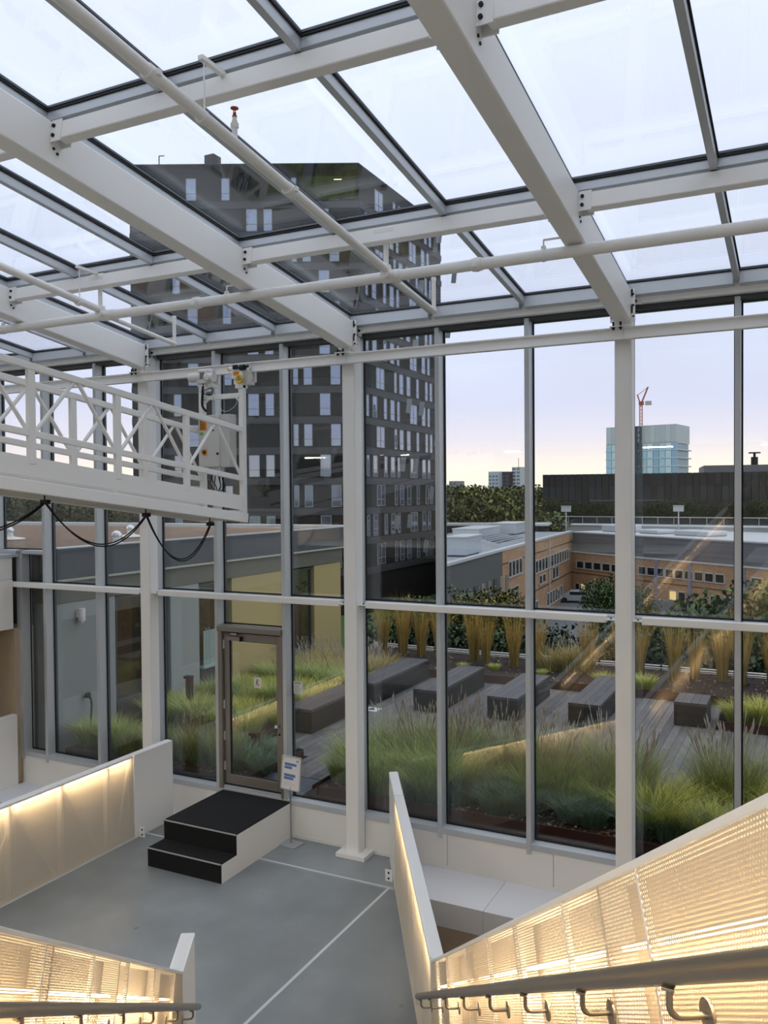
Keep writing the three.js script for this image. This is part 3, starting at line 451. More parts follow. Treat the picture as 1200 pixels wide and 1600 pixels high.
// ---------- ceiling lamps of the rear gallery, seen only as reflections ----------
function lamp(x, z, len, label) {
  const t = thing('linear_lamp', label, 'lamp', [x, 6.1, z]);
  part('housing', rb(-len / 2, len / 2, .02, .08, -.05, .05, .006), M.white, t); part('rod', [rod(V(-len / 3, .08, 0), V(-len / 3, .21, 0), .005, 6), rod(V(len / 3, .08, 0), V(len / 3, .21, 0), .005, 6)], M.bolt, t);
  part('diffuser', bx(-len / 2 + .02, len / 2 - .02, .0, .02, -.04, .04), new THREE.MeshStandardMaterial({ color: 0xffffff, emissive: new THREE.Color(1, .86, .62), emissiveIntensity: 12 }), t);
  const l = new THREE.RectAreaLight(new THREE.Color(1, .92, .80), 420, len, .08); l.name = 'linear_lamp'; l.rotation.x = -Math.PI / 2; l.position.set(0, -.006, 0); t.add(l);
}
lamp(-5.1, 13, .9, 'linear gallery lamp over the far end of the rear gallery'); lamp(-2.3, 13, 1.0, 'linear gallery lamp second along the rear gallery'); lamp(1.45, 13, .5, 'short linear gallery lamp in the middle of the rear gallery'); lamp(5.3, 13, 1.2, 'long linear gallery lamp over the rear gallery'); lamp(8.6, 13.4, 1.2, 'linear gallery lamp over the stair landing');
// ---------- roof terrace ----------
const DY = .5;
M.soil = std(0x4a3a2c, 1, 0, { map: dataTex(256, (x, y) => { const n = fbm(x * 40, y * 40, 3), m = fbm(x * 9 + 3, y * 9, 4), k = lerp(70, 235, n); return [k, k * lerp(.78, .92, m), k * .75]; }, true, [.8, .8]) });
{
  const g = setting('ground', 'planted roof terrace slab with soil beds'); part('slab', bx(-2.4, 13, -8, .4, -11.75, -.3), M.soil, g);
  part('soil_bed', bx(2.62, 13, .4, .56, -2.6, -.42), M.soil, g); part('soil_bed', bx(-2.35, .38, .4, .56, -8.2, -.35), M.soil, g); part('soil_bed', bx(.38, 1.5, .4, .56, -1.9, -.35), M.soil, g);
  part('soil_bed', bx(-2.4, 13, .4, .56, -11.6, -8.45), M.soil, g); part('soil_bed', bx(7.62, 13, .4, .56, -8.45, -6.55), M.soil, g);
  part('wall', bx(-2.4, 13, -8, .45, -11.9, -11.7), M.whiteWall, g);
  // slate slabs by the door
  const sl = std(0x5f6a74, .55, 0, { map: dataTex(256, (x, y) => { const k = lerp(170, 245, fbm(x * 8, y * 8, 5)); return [k, k, k + 4]; }) });
  for (let i = 0; i < 3; i++) part('slab_paver', rb(.62 + i * .62 + .004, 1.24 + i * .62 - .004, .4, .498, -1.0, -.30, .004), sl, g);
  // corten edging
  const ed = (x0, x1, z0, z1, h = .66) => part('edging', rb(x0, x1, .4, h, z0, z1, .002), M.corten, g);
  ed(2.6, 13, -.425, -.405, .64); ed(2.6, 2.62, -2.6, -.41, .64); ed(1.5, 1.515, -1.9, -.34, .62); ed(.38, 1.5, -1.915, -1.9, .62); ed(.38, .4, -8.2, -1.9, .66); ed(-.6, 13, -8.46, -8.44, .68); ed(7.6, 7.62, -8.45, -6.54, .66); ed(7.6, 13, -6.55, -6.53, .66);
}
// deck boards
const woodTex = dataTex(256, (x, y) => { const n = fbm(x * 30, y * 2.5, 5), m = fbm(x * 4 + 9, y * 6, 4), k = lerp(120, 215, n * .65 + m * .35); return [k, k * .98, k * .97]; }, true, [1, .5]);
const woods = [0xb0afad, 0xa09fa0, 0xb8b5b2, 0x909195, 0xaaa6a2].map((c) => std(c, .8, 0, { map: woodTex }));
{
  const g = setting('deck_floor', 'grey weathered timber deck between the planting beds'), r = rng(5);
  for (let i = 0; i < 64; i++) {
    const x = .42 + i * .146; if (x > 9.6) break;
    const zN = x > 1.5 && x < 2.6 ? -1.02 : x < 1.5 ? -1.94 : -2.62, zF = x > 7.55 ? -6.5 : -8.42; let z = zN - r() * 1.6 - .8, a = zN;
    while (a > zF) { z = Math.max(z, zF); part('plank', bx(x + .003, x + .143, .46, DY - r() * .004, z + .002, a - .002), woods[Math.floor(r() * 5)], g); a = z; z -= 2.4 + r() * 1.2; }
  }
  part('joist', [bx(.4, 9.7, .4, .46, -3, -2.9), bx(.4, 9.7, .4, .46, -5, -4.9), bx(.4, 9.7, .4, .46, -7, -6.9)], M.soil, g);
}
// dark timber block benches
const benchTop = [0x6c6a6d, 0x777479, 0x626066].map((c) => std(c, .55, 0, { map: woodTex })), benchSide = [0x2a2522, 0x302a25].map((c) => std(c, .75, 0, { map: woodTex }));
function bench(x0, x1, z0, z1, label) {
  const cx = (x0 + x1) / 2, t = thing('bench', label, 'bench', [cx, DY, (z0 + z1) / 2]), w = x1 - x0, L = z1 - z0, n = 4, bw = w / n;
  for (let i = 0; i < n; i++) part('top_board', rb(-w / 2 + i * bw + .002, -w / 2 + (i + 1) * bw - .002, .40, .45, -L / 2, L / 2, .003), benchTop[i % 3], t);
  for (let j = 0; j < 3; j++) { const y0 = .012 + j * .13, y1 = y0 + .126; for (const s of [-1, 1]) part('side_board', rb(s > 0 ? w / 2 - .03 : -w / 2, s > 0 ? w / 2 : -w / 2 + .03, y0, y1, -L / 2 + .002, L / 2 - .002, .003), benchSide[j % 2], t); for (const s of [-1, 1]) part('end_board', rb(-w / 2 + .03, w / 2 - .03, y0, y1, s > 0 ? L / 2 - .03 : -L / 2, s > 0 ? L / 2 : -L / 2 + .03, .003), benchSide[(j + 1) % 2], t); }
  part('core', bx(-w / 2 + .04, w / 2 - .04, 0, .4, -L / 2 + .04, L / 2 - .04), M.black, t);
}
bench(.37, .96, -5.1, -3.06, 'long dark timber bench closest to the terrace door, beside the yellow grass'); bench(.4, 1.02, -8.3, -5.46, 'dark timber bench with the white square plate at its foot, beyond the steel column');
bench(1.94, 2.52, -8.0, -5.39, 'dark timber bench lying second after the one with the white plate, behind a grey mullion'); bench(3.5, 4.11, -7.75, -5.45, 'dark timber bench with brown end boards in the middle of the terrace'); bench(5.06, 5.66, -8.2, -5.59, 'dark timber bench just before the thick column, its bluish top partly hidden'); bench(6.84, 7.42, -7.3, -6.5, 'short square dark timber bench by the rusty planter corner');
{ const t = thing('ground_light', 'white square plate with a dark round hole on the deck by a bench', 'ground light', [1.17, DY, -5.05]); part('plate', rb(-.15, .15, 0, .03, -.15, .15, .006), M.white, t); part('lens', rod(V(0, .03, 0), V(0, .034, 0), .06, 20), M.bolt, t); }
function post(x, z, h, label) { const t = thing('corten_bollard', label, 'bollard', [x, DY, z]); part('post', rb(-.055, .055, 0, h, -.055, .055, .004), M.corten, t); part('head', rb(-.10, .06, h, h + .05, -.065, .065, .004), M.corten, t); }
post(.92, -1.36, .42, 'rusty steel bollard light standing in the grass seen through the door glass'); post(-1.95, -3.15, .75, 'tall rusty steel bollard light in the grass by the annex wall');
{ // low white pipe guard at the far edge
  const t = thing('pipe_guard', 'low white triple pipe running along the far edge of the terrace', 'railing', [0, DY, -11.25]), ps = [];
  for (const [y, z] of [[.06, 0], [.11, .02], [.16, -.02]]) part('pipe', rod(V(-2, y, z), V(12.5, y, z), .016, 10), M.white, t);
  for (let x = -1.6; x < 12.5; x += 1.5) ps.push(rb(x - .02, x + .02, 0, .18, -.03, .03, .004)); part('foot', ps, M.bolt, t);
}
// ---------- grasses ----------
function clumpGeo({ n, h, spread, lean, w, base, tip, seed, seg = 3, hv = .35, up = 0 }) {
  const r = rng(seed), pos = [], col = [], idx = [], A = new THREE.Color(base), B = new THREE.Color(tip), c = new THREE.Color();
  for (let i = 0; i < n; i++) {
    const a = r() * 6.283, ra = Math.sqrt(r()) * spread, bxx = Math.cos(a) * ra, bz = Math.sin(a) * ra, az = a + (r() - .5) * 1.6, H = h * (1 - hv * r()), out = (lean * (.35 + r() * .9) + ra * .5) * H, tw = az + 1.57 + (r() - .5) * 1.5, ww = w * (.6 + .8 * r()), tone = .6 + r() * .8, dry = r();
    for (let s = 0; s <= seg; s++) { const q = s / seg, o = out * Math.pow(q, 1.7), y = H * (q - (1 - up) * .25 * lean * q * q * q), k = ww * (1 - q * .9); c.copy(A).lerp(B, clamp(q * 1.1 * (.4 + dry))); c.multiplyScalar(tone); for (const e of [-1, 1]) { pos.push(bxx + Math.cos(az) * o + Math.cos(tw) * k * e, y, bz + Math.sin(az) * o + Math.sin(tw) * k * e); col.push(c.r * 1.3, c.g * 1.3, c.b * 1.3); } }
    const b = i * (seg + 1) * 2; for (let s = 0; s < seg; s++) idx.push(b + s * 2, b + s * 2 + 1, b + s * 2 + 2, b + s * 2 + 1, b + s * 2 + 3, b + s * 2 + 2);
  }
  const g = new THREE.BufferGeometry(); g.setAttribute('position', new THREE.Float32BufferAttribute(pos, 3)); g.setAttribute('color', new THREE.Float32BufferAttribute(col, 3)); g.setIndex(idx); g.computeVertexNormals(); g.setAttribute('uv', new THREE.Float32BufferAttribute(new Float32Array(pos.length / 3 * 2), 2)); return g;
}
function plumeGeo({ n, h, spread, lean, len, rad, color, seed }) {
  const r = rng(seed), gs = []; for (let i = 0; i < n; i++) { const a = r() * 6.283, H = h * (.75 + .35 * r()), o = spread * .4 + lean * H * (.3 + r() * .7), p = V(Math.cos(a) * o, H, Math.sin(a) * o), d = V(Math.cos(a) * lean * .9, 1, Math.sin(a) * lean * .9).normalize(), L = len * (.7 + .6 * r()); gs.push(rod(p, p.clone().addScaledVector(d, L * .6), rad * .6, 5, rad), rod(p.clone().addScaledVector(d, L * .6), p.clone().addScaledVector(d, L), rad, 5, rad * .15), rod(V(Math.cos(a) * spread * .2, H * .3, Math.sin(a) * spread * .2), p, .003, 3)); }
  const g = merged(gs.map((x) => x.toNonIndexed())); return g;
}
const blade = new THREE.MeshStandardMaterial({ vertexColors: true, roughness: .75, side: THREE.DoubleSide }), plumeM = std(0x9c8670, .95), plumePale = std(0xb9b0a2, .95);
const KIND = {
  blue: { n: 520, h: .42, spread: .2, lean: .75, w: .0045, base: 0x46604a, tip: 0x748a6a }, green: { n: 620, h: .66, spread: .2, lean: .62, w: .005, base: 0x5a7434, tip: 0xb0b868 },
  fount: { n: 620, h: .92, spread: .26, lean: .42, w: .005, base: 0x526a36, tip: 0xaaac70 }, lime: { n: 620, h: .5, spread: .24, lean: .7, w: .005, base: 0x76863a, tip: 0xc2bc60 }, reed: { n: 210, h: 1.4, spread: .10, lean: .17, w: .006, base: 0x7c6a34, tip: 0xb89a50, hv: .45, up: 1 }, dry: { n: 420, h: .62, spread: .24, lean: .6, w: .005, base: 0x7c783c, tip: 0xc4b070 },
};
const proto = {};
function grass(kind, x, z, scale, turn, label, group, y = .56) {
  if (kind === 'reed') { const s = x < .6 ? 'behind the two long benches' : x < 3.2 ? 'behind the middle benches' : x < 5.7 ? 'just before the thick column' : 'past the thick column'; label = label.replace(' in the bed along', ' at') + ', ' + s; group += ' ' + s; } else if (/blue tufts and deck/.test(label)) { const s = x < 4.9 ? 'beside the skewed balustrade' : 'before the thick column'; label += ', ' + s; group += ' ' + s; }
  if (kind === 'blue' && x > 3.8) { const s = x < 5.4 ? 'beside the skewed balustrade' : x < 7.15 ? 'before the thick column' : 'past the thick column'; label += ', ' + s; group += ' ' + s; } else if (/annex and benches/.test(label)) { const s = z > -2.9 ? 'near the door' : z > -4.9 ? 'beside the first bench' : 'beside the second bench'; label += ', ' + s; group += ' ' + s; }
  const v = Math.floor(hash2(x * 3.1, z * 7.7) * 3), key = kind + v, name = { blue: 'blue_grass', green: 'green_grass_clump', fount: 'fountain_grass_clump', lime: 'lime_grass_clump', reed: 'feather_reed_clump', dry: 'dry_grass_clump' }[kind].replace('blue_grass', 'blue_grass_clump');
  let o = proto[key];
  if (!o) {
    const k = KIND[kind]; o = new THREE.Group(); o.name = name; part('blades', clumpGeo({ ...k, seed: 11 + v * 7 + kind.length * 31 + kind.charCodeAt(0) }), blade, o);
    if (kind === 'fount') part('plumes', plumeGeo({ n: 26, h: .95, spread: .26, lean: .3, len: .13, rad: .009, color: 0, seed: 3 + v }), v === 1 ? plumePale : plumeM, o);
    if (kind === 'dry') part('plumes', plumeGeo({ n: 14, h: .66, spread: .24, lean: .4, len: .12, rad: .01, color: 0, seed: 8 + v }), plumePale, o);
    proto[key] = o;
  }
  const c = o.clone(); c.userData = {}; c.name = numbered(name); c.position.set(x, y, z); c.rotation.y = turn; c.scale.setScalar(scale); tag(c, label, 'grass', group); scene.add(c);
}
{
  const r = rng(77), row = (kind, x0, x1, step, z, jz, sc, label, group, y) => { for (let x = x0; x < x1; x += step) grass(kind, x + (r() - .5) * step * .5, z + (r() - .5) * jz, sc * (.85 + r() * .3), r() * 6.28, label, group, y); };
  const G1 = 'blue-green grass tufts in the bed behind the rusty edging', G2 = 'tall fountain grasses in the bed in front of the deck', G3 = 'bright green grass clumps in the bed in front of the deck', G4 = 'orange feather reeds along the far terrace edge', G5 = 'yellow-green grasses in the bed beside the annex', G6 = 'grass clumps of the back bed';
  row('blue', 3.9, 10.3, .46, -.85, .2, 1.0, 'low blue-green grass tuft just behind the rusty bed edging', G1); row('blue', 4.2, 10.3, .5, -1.2, .25, 1.1, 'low blue-green grass tuft just behind the rusty bed edging', G1);
  row('green', 2.85, 4.4, .36, -.85, .3, .95, 'bright green arching grass clump by the column foot', 'bright green grass clumps by the column foot'); row('green', 2.95, 4.6, .4, -1.3, .3, 1.1, 'bright green arching grass clump by the column foot', 'bright green grass clumps by the column foot');
  row('green', 5.0, 6.6, .5, -1.45, .3, .9, 'soft green grass clump between blue tufts and tall plumed grass', G3); row('lime', 7.3, 10.4, .42, -1.1, .5, 1.15, 'lime green grass clump past the thick column', 'lime green grass clumps past the thick column'); row('lime', 7.4, 10.6, .5, -1.75, .4, 1.2, 'lime green grass clump past the thick column', 'lime green grass clumps past the thick column');
  row('fount', 3.2, 7.1, .46, -1.85, .35, 1.0, 'tall fountain grass with pale plumes between blue tufts and deck', G2); row('fount', 3.6, 7.2, .55, -2.3, .25, .95, 'tall fountain grass with pale plumes between blue tufts and deck', G2); row('fount', 7.9, 8.6, .4, -2.35, .2, 1.0, 'tall plumed fountain grass standing before the short square bench', 'fountain grasses before the short square bench'); row('dry', 8.7, 10.5, .5, -2.4, .3, .9, 'straw-tipped grass clump in the bed near the planter corner', 'straw-tipped grasses near the planter corner');
  // around the door
  row('fount', -.6, .9, .4, -.75, .2, .72, 'soft green grass clump against the glazing next to the door', 'grass clumps against the glazing next to the door'); row('green', -2.2, -.6, .42, -.8, .3, .85, 'dull green grass clump below the annex wall lamp', 'grass clumps below the annex wall lamp'); row('blue', .75, 1.45, .34, -.95, .3, .95, 'blue-green grass tuft behind the door glass', 'blue-green tufts behind the door glass'); row('blue', .6, 1.4, .36, -1.5, .2, .9, 'blue-green grass tuft behind the door glass', 'blue-green tufts behind the door glass');
  for (let j = 0; j < 5; j++) row(j % 2 ? 'lime' : 'green', -2.1, .3, .46, -2.3 - j * .95, .4, .95, 'yellow-green grass clump in the long bed between annex and benches', G5); for (let j = 0; j < 2; j++) row('dry', -2.1, .3, .55, -7.1 - j * .8, .3, 1.0, 'plumed yellow grass clump at the far end of the annex bed', 'plumed yellow grasses at the far end of the annex bed');
  // far edge
  for (const [x, s] of [[-1.2, 1], [-.75, 1.1], [-.2, .95], [.35, 1.05], [1.35, 1.05], [1.75, .9], [2.55, 1], [3.05, .9], [4.35, .95], [5.15, 1.05], [5.55, .95], [6.35, 1.05], [6.75, .9], [7.35, 1.0], [7.75, 1.05], [8.4, .95]]) grass('reed', x, -10.35 + (hash2(x, 3) - .5) * .5, s * 1.12, x * 5, 'upright orange feather reed clump in the bed along the far terrace edge', G4);
  row('dry', 3.5, 4.4, .4, -10.2, .3, 1.1, 'straw grass with pale plumes among the orange reeds', 'straw grasses among the orange reeds'); row('lime', 4.9, 6.2, .5, -9.1, .3, .75, 'low yellow grass clump in the back bed beside the short bench', G6); row('lime', 7.8, 10, .5, -7.2, .5, .95, 'green grass clump inside the rusty corner planter', 'grasses inside the rusty corner planter'); row('lime', 1.2, 4.5, 1.1, -9.6, .6, .4, 'small moss-green tuft on the bare soil of the back bed', 'small tufts on the bare back bed');
}
{ // leaf litter and pale pebbles in the beds
  const r = rng(9), lg = new THREE.PlaneGeometry(.05, .03), n = 2600, li = new THREE.InstancedMesh(lg, std(0xffffff, .9, 0, { side: THREE.DoubleSide }), n), m = new THREE.Matrix4(), q = new THREE.Quaternion(), e = new THREE.Euler(), c = new THREE.Color();
  for (let i = 0; i < n; i++) { const k = r(), p = k < .45 ? V(-2 + r() * 12, .575, -8.5 - r() * 2.7) : k < .85 ? V(2.7 + r() * 8, .575, -.45 - r() * .6) : V(-2.2 + r() * 3.6, .575, -.4 - r() * 1.4); e.set(-1.57 + (r() - .5) * 1.2, (r() - .5) * 1.2, r() * 6.28); m.compose(p, q.setFromEuler(e), V(1, 1, 1).multiplyScalar(.5 + r())); li.setMatrixAt(i, m); li.setColorAt(i, c.set([0x6a4a30, 0x8a6a40, 0x4a3826, 0x9a8a70, 0x5a5a3a][Math.floor(r() * 5)])); }
  li.name = 'leaf_litter'; tag(li, 'brown leaf litter scattered over the terrace beds', 'litter', null, 'stuff'); scene.add(li);
  const ps = new THREE.InstancedMesh(new THREE.SphereGeometry(.016, 7, 5).scale(1, .7, 1), std(0xd8d6d2, .8), 260); for (let i = 0; i < 260; i++) { m.compose(V(5.2 + r() * 7, .41, -.30 - r() * .09), q.setFromEuler(e.set(0, r() * 6, 0)), V(1, 1, 1).multiplyScalar(.6 + r() * .8)); ps.setMatrixAt(i, m); }
  ps.name = 'pebble_gravel'; tag(ps, 'pale pebbles in the gap between the glazing and the rusty edging', 'gravel', null, 'stuff'); scene.add(ps);
}
// ---------- ground far below ----------
{
  const g = setting('ground', 'grassland and paved courtyard below the terrace'); const sg = dataTex(256, (x, y) => { const n = fbm(x * 12, y * 12, 5, 12); return [lerp(70, 120, n), lerp(100, 150, n), lerp(52, 80, n)]; }, true, [.02, .02]);
  part('lawn', bx(-1500, 900, -9, -8.0, -1600, 300), std(0xc8d0c0, .95, 0, { map: sg }), g);
  part('paving', bx(-18, 40, -8.0, -7.96, -96, -40), std(0x6f7476, .85), g);
}
// ---------- annex beside the terrace ----------
{
  const t = thing('annex_building', 'low annex with dark grey fascia, beige panels and gravel roof beside the terrace', 'building', [-2.5, DY, 0]), y = (v) => v - DY;
  const dark = std(0x39424a, .55), olive = std(0x66665a, .8), grey = std(0x9aa09e, .85), cream = std(0xb0a06c, .85), grav = std(0xa08468, 1, 0, { map: dataTex(256, (x, q) => { const k = lerp(150, 250, fbm(x * 50, q * 50, 3)), m = lerp(.88, 1.05, fbm(x * 4, q * 4, 4)); return [k * m, k * .96 * m, k * .92]; }, true, [.4, .4]) });
  part('core', bx(-13.6, -.5, -.1, y(3.9), -10.3, -.4), std(0x2a2a28, .9), t);
  part('roof', bx(-13.4, .02, y(3.88), y(3.94), -10.4, -.3), grav, t); part('fascia', rb(-.1, .1, y(3.47), y(4.0), -10.4, -.28, .01), dark, t); part('roof_edge', bx(-.11, .115, y(4.0), y(4.02), -10.42, -.28), std(0xb9bdbf, .4, .5), t); part('light_trim', bx(-.08, .11, y(3.43), y(3.47), -10.35, -.28), std(0xb4b2a4, .6), t); part('soffit_band', bx(-.5, .02, y(3.05), y(3.43), -10.3, -.3), olive, t);
  part('far_parapet', [bx(-14, .1, y(3.9), y(4.0), -10.55, -10.4), bx(-14, .1, y(4.0), y(4.05), -10.6, -10.38)], std(0xd0d4d4, .6), t); part('front_wall', bx(-13.6, -.5, -.1, y(3.9), -.42, -.32), olive, t);
  const wallP = (z1, z0, a, b, m, x = 0) => part('wall_panel', rb(-.5, x, y(a), y(b), z0, z1, .006), m, t);
  wallP(-.35, -1.72, .4, 3.04, grey); wallP(-3.25, -4.15, .4, 3.04, grey); wallP(-4.2, -5.0, .4, 1.22, std(0x3c3e3c, .8)); wallP(-5.3, -7.35, .4, 3.04, cream); wallP(-8.85, -10.25, .4, 3.04, cream); wallP(-1.78, -2.55, .4, 1.0, std(0x3a3430, .8), -.02); wallP(-7.4, -8.8, .4, .9, dark, -.05);
  // windows: interior glimpses behind glass
  const win = (z1, z0, a, b) => { const w = part('window', [rb(-.12, -.05, y(a), y(b), z1 - .04, z1, .004), rb(-.12, -.05, y(a), y(b), z0, z0 + .04, .004), rb(-.12, -.05, y(b) - .04, y(b), z0, z1, .004), rb(-.12, -.05, y(a), y(a) + .04, z0, z1, .004)], dark, t); part('pane', bx(-.095, -.085, y(a), y(b), z0, z1), M.glass, w); part('blind', bx(-.4, -.38, y(a), y(b), z0, lerp(z0, z1, .55)), std(0x5e4a32, .9), w); return w; };
  win(-1.78, -2.55, 1.0, 3.0); win(-2.62, -3.2, .5, 3.0); win(-4.2, -5.0, 1.24, 3.0); win(-7.42, -8.78, .95, 3.0);
  part('window_sill', bx(-.1, .08, y(1.2), y(1.25), -5.0, -4.2), std(0x9fb5ae, .3), t); part('glass_rail', [bx(.02, .03, y(1.25), y(2.0), -4.95, -4.25), rod(V(.025, y(1.25), -4.35), V(.025, y(2.05), -4.35), .015, 8), rod(V(.025, y(1.25), -4.45), V(.025, y(2.05), -4.45), .015, 8)], std(0x93a8a4, .2), t);
  for (const [x, z] of [[-.4, -2.2], [-4.5, -3.1], [-2.6, -4.9]]) { const v = part('roof_vent', new THREE.LatheGeometry([[0, 0], [.34, 0], [.33, .03], [.1, .07], [.075, .1], [.075, .14]].map((p) => new THREE.Vector2(...p)), 24).translate(x, y(3.94), z), std(0xdedcd6, .5), t); part('vent_ball', new THREE.SphereGeometry(.1, 18, 12).translate(x, y(3.94) + .2, z), std(0xe2e2e2, .15, .6), v); }
  const lm = thing('wall_lamp', 'small white cylinder lamp on the grey annex wall', 'lamp', [-2.5, 2.7, -.82]); part('shade', rod(V(.09, 0, 0), V(.09, .22, 0), .06, 18), M.white, lm); part('backplate', rb(0, .04, .05, .17, -.04, .04, .006), M.white, lm); part('sensor', rod(V(.09, -.04, 0), V(.09, 0, 0), .03, 14), M.white, lm);
  const hz = thing('garden_tap', 'black hose hanging from a wall tap on the grey annex wall', 'tap', [-2.5, 1.32, -.95]); part('valve', [rod(V(0, 0, 0), V(.12, 0, 0), .03, 12), rb(.05, .1, .0, .07, -.05, .05, .01)], M.bolt, hz); part('hose', tube([V(.12, 0, 0), V(.16, -.1, 0), V(.17, -.4, .03), V(.15, -.78, .06)], .018, 24, 8), M.rubber, hz);
  const so = thing('outdoor_socket', 'small white socket box low on the grey annex wall', 'socket', [-2.5, .72, -.8]); part('box', rb(0, .07, 0, .12, -.07, .07, .01), M.white, so); part('lid', rb(.07, .085, .01, .1, -.05, .05, .006), std(0xc9ccc9, .4), so);
}
// ---------- black brick tower ----------
{
  const P0 = [-33.5, -69.2], top = 40.0, gnd = -8, L = [-.893, .449], R = [-.02, -1], LL = 24.3, RR = 23.3;
  const t = thing('tower_block', 'tall dark brick tower block with grey floor bands and narrow windows', 'building', [P0[0], gnd, P0[1]]), H = top - gnd;
  const brick = std(0x1c1c1e, .85, 0, { map: dataTex(256, (x, y) => { const k = lerp(150, 235, fbm(x * 3, y * 12, 4)) * (Math.floor(y * 64) % 2 ? 1 : .9); return [k, k * .97, k * .95]; }, true, [.3, .3]) }), band = std(0x404044, .85), frm = std(0x8d9196, .5);
  const pts = [[0, 0], [L[0] * LL, L[1] * LL], [L[0] * LL + R[0] * 18 - 6, L[1] * LL + R[1] * 18], [R[0] * RR - 4, R[1] * RR - 4], [R[0] * RR, R[1] * RR]];
  part('core', new THREE.ExtrudeGeometry(new THREE.Shape(pts.map(([x, z]) => new THREE.Vector2(x, -z))), { depth: H - .1, bevelEnabled: false }).rotateX(-Math.PI / 2), brick, t);
  part('parapet', new THREE.ExtrudeGeometry(new THREE.Shape(pts.map(([x, z]) => new THREE.Vector2(x * 1.004, -z * 1.004))), { depth: .9, bevelEnabled: false }).rotateX(-Math.PI / 2).translate(0, H - .9, 0), band, t);
  const face = (d, len, nrm) => { const th = Math.atan2(-d[1], d[0]); const m = new THREE.Matrix4().makeRotationY(th); return { m, s: Math.sign(Math.sin(th) * nrm[0] + Math.cos(th) * nrm[1]) }; };
  const fL = face(L, LL, [-.449, -.893].map((v) => -v)), fR = face(R, RR, [1, 0]);
  const put = (g, f) => g.applyMatrix4(f.m);
  const wT = (k) => 38.45 - 3.25 * k - gnd;
  const cells = { L: { odd: [[19.84, 19.03], [11.94, 10.78], [10.1, 9.18], [4.32, 3.19]], even: [[18.28, 17.19], [14.53, 13.65], [7.15, 6.6], [6.02, 5.13], [3.16, 2.1]] }, R: { even: [[3.72, 5.77], [8.44, 9.14], [9.84, 10.97], [11.93, 13.03], [14.84, 15.62], [17.62, 18.5], [19.09, 19.93]], odd: [[1.26, 1.87], [2.8, 3.89], [5.64, 6.42], [7.36, 8.5], [9.19, 9.92], [12.94, 15.0], [16.56, 17.69], [18.34, 19.16]] } };
  for (let k = 0; k < 13; k++) for (const [f, key, len] of [[fL, 'L', LL], [fR, 'R', RR]]) {
    const y1 = wT(k), y0 = y1 - 2.35;
    part('floor_band', put(bx(-.02, len, y0 - .85, y0 - .12, -.12, .12), f), band, t);
    for (let [a, b] of cells[key][k % 2 ? 'odd' : 'even']) {
      if (a > b) [a, b] = [b, a]; const z = .06 * f.s, w = part('window', put(merged([bx(a, a + .07, y0, y1, -.1, .1), bx(b - .07, b, y0, y1, -.1, .1), bx(a, b, y1 - .07, y1, -.1, .1), bx(a, b, y0, y0 + .07, -.1, .1), bx(a, b, y0 + .72, y0 + .79, -.1, .1), ...(b - a > 1.6 ? [bx((a + b) / 2 - .05, (a + b) / 2 + .05, y0, y1, -.1, .1)] : [])]), f), frm, t);
      const op = (key === 'R' && ((k % 2 === 0 && a > 14 && a < 15) || ((k % 2) && (Math.abs(a - 5.64) < .1 || Math.abs(a - 9.19) < .1))));
      part('pane', put(bx(a + .05, b - .05, y0 + .05, y1 - .05, -.07, .07), f), M.pane, w);
      if (op) part('open_sash', put(bx(-.02, .02, y0 + .75, y1 - .05, 0, .6).translate(0, 0, f.s > 0 ? 0 : -.6).rotateX(.12 * f.s).translate(a + .05, 0, .08 * f.s), f), frm, w);
    }
  }
  const lo = part('loggia', put(bx(.4, 6.2, wT(0) - 2.3, wT(0) + .1, -.15, .15), fL), std(0x363c20, .8), t); part('lamp', put(bx(1.8, 2.6, wT(0) - .3, wT(0) - .24, -.25, .25), fL), glow(1.2), lo);
  part('roof_box', bx(-15.2, -14.0, H, H + 1.3, 5.2, 6.5), band, t); part('antenna', [rod(V(-19.6, H, 8.6), V(-19.6, H + 1.3, 8.6), .06, 6), bar(V(-19.6, H + 1.3, 8.6), V(-18.9, H + 1.2, 8.6), .08, .08)], M.bolt, t);
}
// ---------- orange brick building ----------
const ob = dataTex(256, (x, y) => { const row = Math.floor(y * 32), k = lerp(190, 245, fbm(x * 16, y * 32, 4)) * (y * 32 - row < .14 ? .86 : 1); return [k, k * .97, k * .93]; }, true, [.18, .18]);
M.obrick = std(0xd6b08c, .9, 0, { map: ob }); M.metalClad = std(0x878d93, .5, .35, { map: dataTex(256, (x, y) => { const k = lerp(185, 240, fbm(x * 3, y * 24, 4)); return [k, k, k + 3]; }, true, [.08, .25]) });
function wing(name, label, o, d, len, depth, parts) { const t = thing(name, label, 'building', [o[0], -8, o[1]], Math.atan2(-d[1], d[0])); parts(t); return t; }
const wFrame = std(0xb9b6ae, .6), lit = new THREE.MeshStandardMaterial({ color: 0x554020, emissive: new THREE.Color(1, .72, .3), emissiveIntensity: .55 });
function winRow(t, x0, x1, n, y0, y1, litOne) { const w = (x1 - x0) / n; for (let i = 0; i < n; i++) { const a = x0 + i * w + .06, b = x0 + (i + 1) * w - .06, f = part('window', [bx(a, a + .1, y0, y1, 0, .12), bx(b - .1, b, y0, y1, 0, .12), bx(a, b, y1 - .1, y1, 0, .12), bx(a, b, y0, y0 + .1, 0, .16)], wFrame, t); part('pane', bx(a + .08, b - .08, y0 + .08, y1 - .08, .0, .06), litOne === i ? lit : M.paneDark, f); } }
const Q = (v) => v + 8;   // height above the ground
